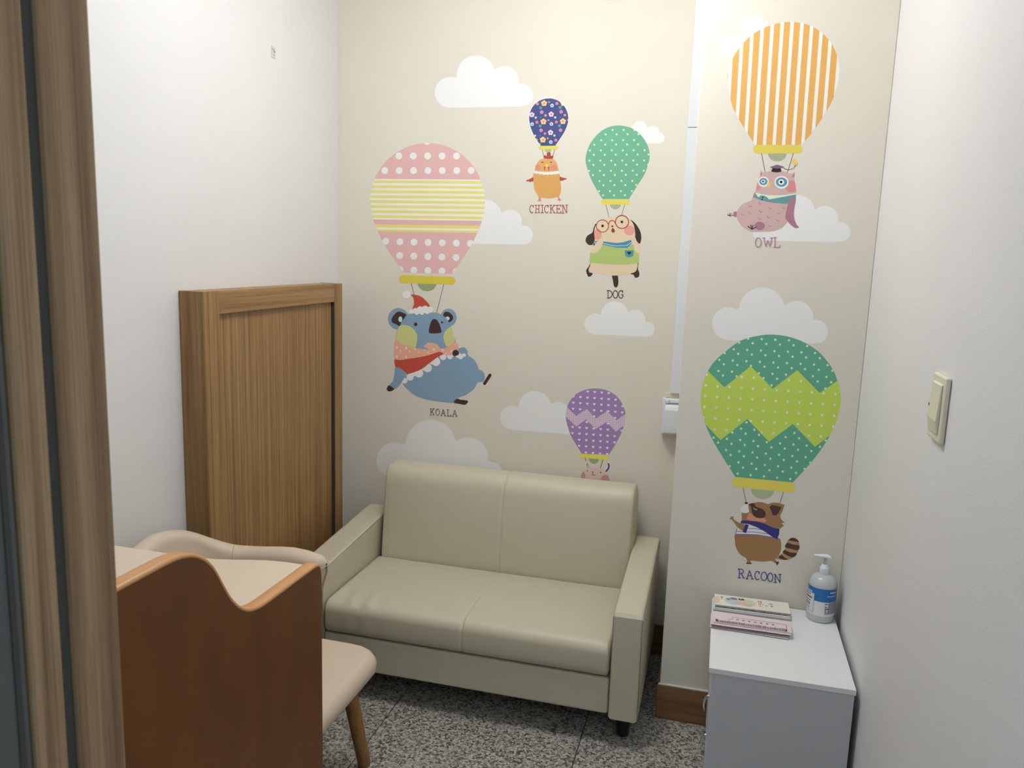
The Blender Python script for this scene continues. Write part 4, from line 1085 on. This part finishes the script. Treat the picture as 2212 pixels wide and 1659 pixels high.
mark('round_icons', cv, rot, zt, [E_(0.104+0.0165*k, 2.303, 0.0042, 0.0042) for k in range(7)], (196, 160, 168))
mark('icon_marks', cv, rot, zt, [E_(0.104+0.0165*k, 2.303, 0.0026, 0.0022) for k in range(7)], (92, 74, 78), 0.0006)
random.seed(3)
mark('small_print', cv, rot, zt, bars([(0.046+0.0066*k+random.uniform(0, 0.001), 2.270, 0.0048+random.uniform(0, 0.0015), 0.013+random.uniform(0, 0.004)) for k in range(29)]), (150, 128, 132))
mark('red_blocks', cv, rot, zt, bars([(0.042, 2.272, 0.006, 0.016), (0.231, 2.270, 0.009, 0.014)]), (120, 26, 40), 0.0006)

# ------------------------------------------------------------------ pump bottle
BX, BY, BZ, BR_ = 0.3455, 2.437, DZ, 0.0395
clear, nt, b = nodes('milky_clear_plastic', lin((222, 228, 230)), 0.22, 0.5)
b.inputs['Transmission Weight'].default_value = 0.25
bottle = thing('pump_bottle', (BX, BY, BZ), 'translucent hand sanitizer pump bottle with blue and white label on the drawer unit', 'bottle')
lathe('body', [(0.030, BZ), (0.036, BZ+0.001), (BR_-0.0008, BZ+0.006), (BR_, BZ+0.012), (BR_, BZ+0.112), (BR_-0.0012, BZ+0.120), (BR_-0.0048, BZ+0.129), (BR_-0.011, BZ+0.1365), (BR_-0.020, BZ+0.1415), (0.0135, BZ+0.143)], (BX, BY), clear, bottle, 40)
lathe('collar', [(0.0135, BZ+0.140), (0.0145, BZ+0.141), (0.0142, BZ+0.160), (0.0138, BZ+0.1635), (0.0105, BZ+0.1645), (0.010, BZ+0.170), (0.0085, BZ+0.1715)], (BX, BY), M['white_plastic'], bottle, 28)
lathe('stem', [(0.0042, BZ+0.171), (0.0042, BZ+0.1915)], (BX, BY), clear, bottle, 14)
# pump head: flattened teardrop with the spout towards the sofa
V, F = [], []
N1 = 12
prof = [(-0.0335, 0.0008, 0.0008, 0.0035), (-0.033, 0.0026, 0.0024, 0.0035), (-0.026, 0.0042, 0.0036, 0.0036), (-0.016, 0.0065, 0.0045, 0.0040), (-0.006, 0.0098, 0.0052, 0.0046), (0.004, 0.0125, 0.0056, 0.0044), (0.011, 0.0120, 0.0050, 0.0028), (0.0165, 0.0080, 0.0034, 0.0004), (0.0185, 0.0030, 0.0014, -0.0012)]
for x, w, h, zc in prof:
    for k in range(N1):
        a = 2*math.pi*k/N1
        V.append((BX+x, BY+w*math.cos(a), BZ+0.193+zc+h*math.sin(a)))
for i in range(len(prof)-1):
    for k in range(N1):
        F.append((i*N1+k, i*N1+(k+1) % N1, (i+1)*N1+(k+1) % N1, (i+1)*N1+k))
F.append(tuple(range(N1))[::-1]); F.append(tuple(range((len(prof)-1)*N1, len(prof)*N1)))
obj('pump_head', V, F, M['white_plastic'], bottle, True)
FACE = math.atan2(-BY, -BX)          # direction from the bottle to the doorway
def patch(name, a0, a1, z0, z1, mat, parent, lift):
    n_ = max(2, int(abs(a1-a0)/6))
    V, F = [], []
    for k in range(n_+1):
        a = FACE+math.radians(a0+(a1-a0)*k/n_)
        for z in (z0, z1):
            V.append((BX+(BR_+lift)*math.cos(a), BY+(BR_+lift)*math.sin(a), BZ+z))
    for k in range(n_): F.append((2*k, 2*k+2, 2*k+3, 2*k+1))
    return obj(name, V, F, mat, parent, True)
lab_w = plain('label_white', (228, 230, 232), 0.4); lab_b = plain('label_blue', (20, 112, 186), 0.35); lab_g = plain('label_grey', (150, 154, 158), 0.5); lab_k = plain('label_ink', (58, 60, 66), 0.5)
lab = patch('label', -110, 130, 0.0235, 0.108, lab_w, bottle, 0.0004)
patch('blue_field', -110, 130, 0.068, 0.108, lab_b, lab, 0.0007)
patch('info_panel', -100, -30, 0.030, 0.089, lab_w, lab, 0.0010)
patch('logo_block', -80, -42, 0.091, 0.0945, lab_w, lab, 0.0010)
patch('panel_border', -31.2, -30, 0.031, 0.087, lab_g, lab, 0.0013)
patch('panel_border', -96, -30, 0.0868, 0.0880, lab_g, lab, 0.0013)
patch('panel_border', -96, -30, 0.0310, 0.0322, lab_g, lab, 0.0013)
for z, h, a in ((0.081, 0.003, -46), (0.0705, 0.0055, -40), (0.062, 0.003, -42), (0.054, 0.003, -42), (0.0495, 0.003, -43), (0.040, 0.002, -44)):
    for s0 in range(-92, a-5, 9): patch('panel_text', s0, s0+6.5, z, z+h, lab_k, lab, 0.0013)
for z, h, a0_, a1_ in ((0.0955, 0.0042, 34, 66), (0.0855, 0.0026, 22, 70)):
    for s0 in range(a0_, a1_, 6): patch('brand_text', s0, s0+4.6, z, z+h, lab_w, lab, 0.0010)
patch('data_block', 30, 80, 0.031, 0.067, lab_g, lab, 0.0007)
for k, (z, w_) in enumerate(((0.0625, 9), (0.0535, 8), (0.0475, 16), (0.042, 6), (0.0365, 14), (0.0325, 24))):
    patch('data_text', 17, 17+w_, z-0.0015, z+0.0015, lab_g if k > 3 else lab_k, lab, 0.0010)

# ------------------------------------------------------------------ things on the walls
# white cable trunking and hinged socket box in the recess beside the pillar
tr = thing('cable_trunking', (-0.141, YB-0.01, 1.75), 'white plastic cable trunking running up the recess beside the pillar', 'trunking')
box('trunk_cover', (-0.166, YB-0.028, 1.0195), (XP-0.001, YB-0.0005, 1.944), M['white_plastic'], tr, 0.002, 2)
box('trunk_cover', (-0.166, YB-0.028, 1.9455), (XP-0.001, YB-0.0005, ZC-0.001), M['white_plastic'], tr, 0.002, 2)
sk = thing('socket_box', (-0.152, YB-0.02, 0.935), 'white socket box with hinged cover at the end of the cable trunking', 'socket')
box('cable_entry', (-0.184, YB-0.018, 1.0015), (XP-0.001, YB-0.0005, 1.019), M['ivory_plastic'], sk, 0.002, 2)
box('back_plate', (-0.191, YB-0.030, 0.868), (XP-0.001, YB-0.0005, 1.001), M['white_plastic'], sk, 0.003, 2)
prism('flap_cover', [(YB-0.030, 0.872), (YB-0.050, 0.874), (YB-0.056, 0.880), (YB-0.058, 0.90), (YB-0.058, 0.962), (YB-0.052, 0.974), (YB-0.042, 0.980), (YB-0.030, 0.982)], 0, -0.180, XP-0.003, M['white_plastic'], sk, 0.003, 3)
box('hinge_bar', (-0.165, YB-0.040, 0.986), (XP-0.003, YB-0.030, 0.998), M['white_plastic'], sk, 0.002, 2)
box('latch', (-0.180, YB-0.044, 0.984), (-0.167, YB-0.030, 0.997), M['white_plastic'], sk, 0.002, 2)

sw = thing('light_switch', (XR-0.006, 1.612, 1.243), 'ivory plastic rocker light switch on the white wall above the drawer unit', 'switch')
box('plate', (XR-0.010, 1.566, 1.182), (XR-0.0003, 1.658, 1.305), M['ivory_plastic'], sw, 0.004, 3)
prism('rocker', [(-0.0, 0), (0, 0)] and [(XR-0.0098, 1.196), (XR-0.0125, 1.198), (XR-0.0165, 1.222), (XR-0.0145, 1.262), (XR-0.0135, 1.288), (XR-0.0098, 1.290)], 1, 1.580, 1.644, M['ivory_plastic'], sw, 0.001, 1)
box('indicator', (XR-0.0160, 1.640, 1.242), (XR-0.0140, 1.6446, 1.247), M['gasket'], sw)

mk_ = thing('wall_plate', (XL+0.002, 2.472, 2.129), 'tiny pale mounting plate with dark screw holes high on the white wall', 'fixture')
box('plate', (XL+0.0002, 2.461, 2.110), (XL+0.002, 2.484, 2.146), plain('pale_plate', (214, 212, 206), 0.6), mk_, 0.0006, 1)
for y, z, h in ((2.4655, 2.136, 0.006), (2.473, 2.132, 0.010), (2.480, 2.130, 0.006), (2.474, 2.119, 0.006)):
    box('screw_hole', (XL+0.0019, y-0.0012, z-h/2), (XL+0.0023, y+0.0012, z+h/2), M['dark'], mk_)
